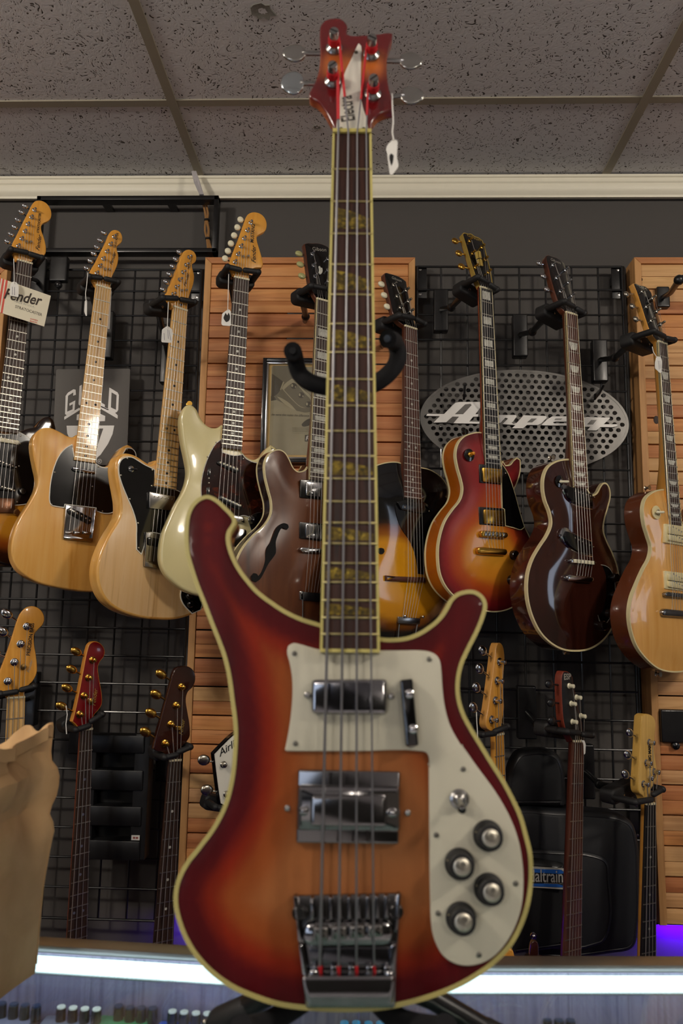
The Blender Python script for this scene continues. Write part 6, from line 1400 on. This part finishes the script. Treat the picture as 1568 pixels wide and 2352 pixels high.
for p in c('K','238,1262 842,1274'): g.disc('screw', p, [(.0045,.012),(.0042,.0145),(.002,.016)], BCH, o, 12, dw=W1)
# switch and control knobs
tp = c1('L','1095,340'); o = g.disc('toggle_switch', tp, [(.0088,pk-.001),(.0088,pk+.003),(.0062,pk+.004),(.0055,pk+.0065),(.0035,pk+.008)], CHROMED, n=18)
mb = MB(); a_ = bp.pt(tp, W1+.009); mb.tube([a_, bp.pt(c1('L','1108,372'), W1+.016), bp.pt(c1('L','1113,400'), W1+.022)], [.0022,.0026,.0036], 10); mb.build('switch_lever', CHROMED, o)
mb = MB(); mb.ell(bp.pt(c1('L','1114,402'), W1+.022), (bp.ex*.004, bp.ey*.004, bp.ez*.004)); mb.build('switch_tip', BLACKG, o)
m, nt, b = nodes('spun_metal'); setb(b, lin('c9c4b6'), .28, 1); b.inputs['Anisotropic'].default_value = .7; tg = nt.nodes.new('ShaderNodeTangent'); tg.direction_type = 'RADIAL'; tg.axis = 'Z'; L_(nt, tg.outputs[0], b.inputs['Tangent']); SPUN = m
for p in c('L','1262,552 1098,716 1268,862 1106,1030'):
    u, v = bp.uv(p, W1+pk); fr = Pl(bp.at(u, v, W1+pk), bp.ex, bp.ey, bp.ez)
    mb = MB(); n_ = 40; pr_ = [(.0130, -.0006), (.0134, .001), (.0128, .006), (.0115, .0066), (.0109, .0155), (.0100, .0165)]
    mb.loft([[fr.at((r_*(1+(.025*(k % 2) if i_ > 2 else 0)))*math.cos(2*math.pi*k/n_), (r_*(1+(.025*(k % 2) if i_ > 2 else 0)))*math.sin(2*math.pi*k/n_), h_) for k in range(n_)] for i_, (r_, h_) in enumerate(pr_)])
    k_ = mb.build('control_knob', BLACKM, R, sharp=30)
    mb = MB(); mb.lathe(fr, 0, 0, [(.0076,.016),(.0076,.0172),(.007,.0176),(.0004,.0172)], 32); mb.build('knob_cap', SPUN, k_)
    mb = MB(); q = Pl(fr.O, (fr.ex*-.95+fr.ey*.3).normalized(), (fr.ex*-.3-fr.ey*.95).normalized(), fr.ez); mb.box(q, .0075, .0122, -.0005, .0005, .006, .0068); mb.build('pointer_mark', CREAM, k_)
# bridge: cast tailpiece with comb, saddles and end cover
o = g.block('tailpiece', c('L','132,905 762,890 735,1300 728,1560 206,1560 186,1380 165,1200'), CHB, W1, W1+.004, .0012, .003)
for a0, b0 in (('132,905 165,905 172,1180 150,1060', 0), ('735,893 762,890 742,1110 720,1120', 0)): g.block('side_wall', c('L', a0), BCH, W1+.002, W1+.012, .0015, .002, parent=o)
g.block('side_wall', c('L','163,1180 190,1190 222,1372 186,1372'), BCH, W1+.002, W1+.011, .0015, .002, parent=o); g.block('side_wall', c('L','700,1190 738,1180 726,1372 690,1372'), BCH, W1+.002, W1+.011, .0015, .002, parent=o)
for i in range(9):
    x = 232+i*54; g.block('comb_tooth', c('L', f'{x},{916-i*1.5} {x+26},{915-i*1.5} {x+27},{1046-i} {x+1},{1047-i}'), CHB, W1+.003, W1+.011, .0012, .0015, parent=o)
for p in c('L','172,988 727,980'): g.disc('mounting_stud', p, [(.0062,.003),(.0062,.011),(.0048,.0125),(.0044,.0115),(.001,.0115)], plain('stud_dark','4c4b4b',.3,1), o, 18, dw=W1)
bb = g.block('saddle_bridge', c('L','196,1062 712,1052 712,1196 190,1200'), BCH, W1+.003, W1+.013, .003, .022, parent=o)
for i in range(4):
    x0_ = 244+i*106; g.block('saddle', c('L', f'{x0_},{1082-i*4} {x0_+98},{1078-i*4} {x0_+98},{1172-i*8} {x0_},{1178-i*8}'), CHROMED, W1+.010, W1+.0175, .004, .002, parent=bb)
    for dx in (20, 74): g.block('saddle_screw', c('L', f'{x0_+dx-4},1062 {x0_+dx+4},1062 {x0_+dx+4},1084 {x0_+dx-4},1084'), CHROMED, W1+.010, W1+.014, .001, .001, parent=bb)
g.block('inner_plate', c('L','225,1205 695,1202 690,1312 235,1312'), plain('dark_chrome'), W1+.003, W1+.007, .001, .002, parent=o)
for i in range(5):
    x = 250+i*104; g.block('string_finger', c('L', f'{x-4},1312 {x+36},1312 {x+36},1374 {x-4},1374'), BCH, W1+.003, W1+.012, .0015, .002, parent=o)
g.block('end_cover', c('L','178,1370 728,1368 722,1470 708,1560 214,1560 196,1480'), BCH, W1+.002, W1+.016, .003, .004, parent=o)
for p in c('L','255,1332 690,1340'): g.disc('screw', p, [(.004,.010),(.004,.0125),(.002,.0135)], BCH, o, 12, dw=W1)
# strings
sN, sB = [776.8,799.8,820,841], [733.5,777,818.5,859.5]
for i in range(4):
    a_ = bp.pt((sN[i], 305), .004); s_ = bp.pt((sB[i]+.6*(808-sB[i])*.05, 2150), W1+.0185); e_ = bp.pt((sB[i], 2242), W1+.008)
    u, v = g.hd_posts[[1,0,2,3][i]]; r = [.00135,.00115,.00098,.00085][i]; hp = hm.at(u+(.006 if i < 2 else -.006), v, .011)
    tt = .22 if i in (0,) else .38; md = a_+(hp-a_)*tt
    mb = MB(); mb.tube([md, a_, s_, e_], r, 8); st_ = mb.build('string', plain('nickel_wound','8f8e92',.38,.9,0,.04), R)
    mb = MB(); mb.tube([hp, md], r*1.35, 8); mb.build('red_thread_wrap', REDS, st_)
    mb = MB(); mb.tube([s_*.25+e_*.75, e_], r*1.6, 8); mb.build('red_thread_wrap', REDS, st_)
# ---------------------------------------------------------------- stand
FOAM = plain('black_foam', '131316', .9, 0, 0, .15, .3, 200); STEEL = plain('stand_black', '101013', .32, .2, .3)
R2 = empty('bass_stand', Matrix.Translation((Nn.x, 1.0, CZ)), 'black tubular stand with foam cradle holding the front bass', 'stand')
cw = -.060
def sp_(s_, w_=cw): return [bp.pt(p, w_) for p in c('X', s_)]
yk = sp_('676,812 678,834 688,858 708,876 736,886 765,890 800,892 832,890 862,880 888,862 908,838 914,812 908,790')
hL = [bp.pt((672, 806), -.022), bp.pt((676, 818), -.045)]; hR = [bp.pt((890, 778), -.015), bp.pt((904, 784), -.040)]
full = [tuple(p) for p in hL+yk[2:]+hR[::-1]]
mb = MB(); mb.tube([Vector(p) for p in crm(full, 4, 80, False)], .0098, 14); mb.build('neck_cradle', FOAM, R2)
for p, q in ((hL[0], hL[1]), (hR[0], hR[1])): d = (p-q).normalized(); mb = MB(); mb.tube([p-d*.001, p+d*.002], [.0045, .004], 10); mb.build('cradle_tip', STEEL, R2)
top = bp.pt((808, 892), cw); hub = bp.pt((808, 2215), -.085); mb = MB(); mb.tube([top, top*.5+hub*.5, hub], .011, 14); mb.build('post', STEEL, R2)
mb = MB(); mb.tube([hub+Vector((0,0,.03)), hub-Vector((0,0,.03))], .02, 16); mb.build('hub', STEEL, R2)
fL = onZ(511, 2340, CZ+.013); fR = onZ(1175, 2400, CZ+.013); fB = Vector((hub.x+.02, hub.y+.16, CZ+.013))
for f_ in (fL, fR, fB):
    mb = MB(); mb.tube([hub, hub*.5+f_*.5+Vector((0,0,.006)), f_], .0105, 12); l_ = mb.build('leg', STEEL, R2)
    mb = MB(); d = (f_-hub).normalized(); mb.capsule(f_-d*.03, f_+d*.004, .0128, 14); mb.build('rubber_foot', BLACKM, l_)
    mb = MB(); e_ = f_+d*.015; [mb.ell(e_+Vector((x_, -.004, .003)), (Vector((.0032,0,0)), Vector((0,.0032,0)), Vector((0,0,.0032)))) for x_ in (-.0055, .0055)]; mb.build('foot_rivet', NICKEL, l_)
for s_ in ('640,2336 566,2362', '900,2334 1010,2362'):
    a_, b_ = c('X', s_); P = [hub, bp.pt(a_, -.03), bp.pt(b_, .012), bp.pt((b_[0]+(-14 if b_[0] < 800 else 14), b_[1]-4), .03)]
    P[2].z = min(P[2].z, P[2].z); mb = MB(); mb.tube([Vector(q) for q in crm([tuple(p) for p in P], 4, 80, False)], .0095, 12); mb.build('body_rest', FOAM, R2)
# price tag on the headstock
price_tag(hm, .006, c('I','1075,1002 1108,1010 1100,1130 1115,1195 1068,1260 1050,1255 1032,1110 1022,1070 1038,1036'), c('I','1066,676 1070,780 1076,880 1068,950 1078,1010'), 'white price tag with dark emblem dangling from the front bass headstock', None, c('I','1048,1120 1060,1105 1078,1120 1072,1170 1062,1195 1052,1165'))
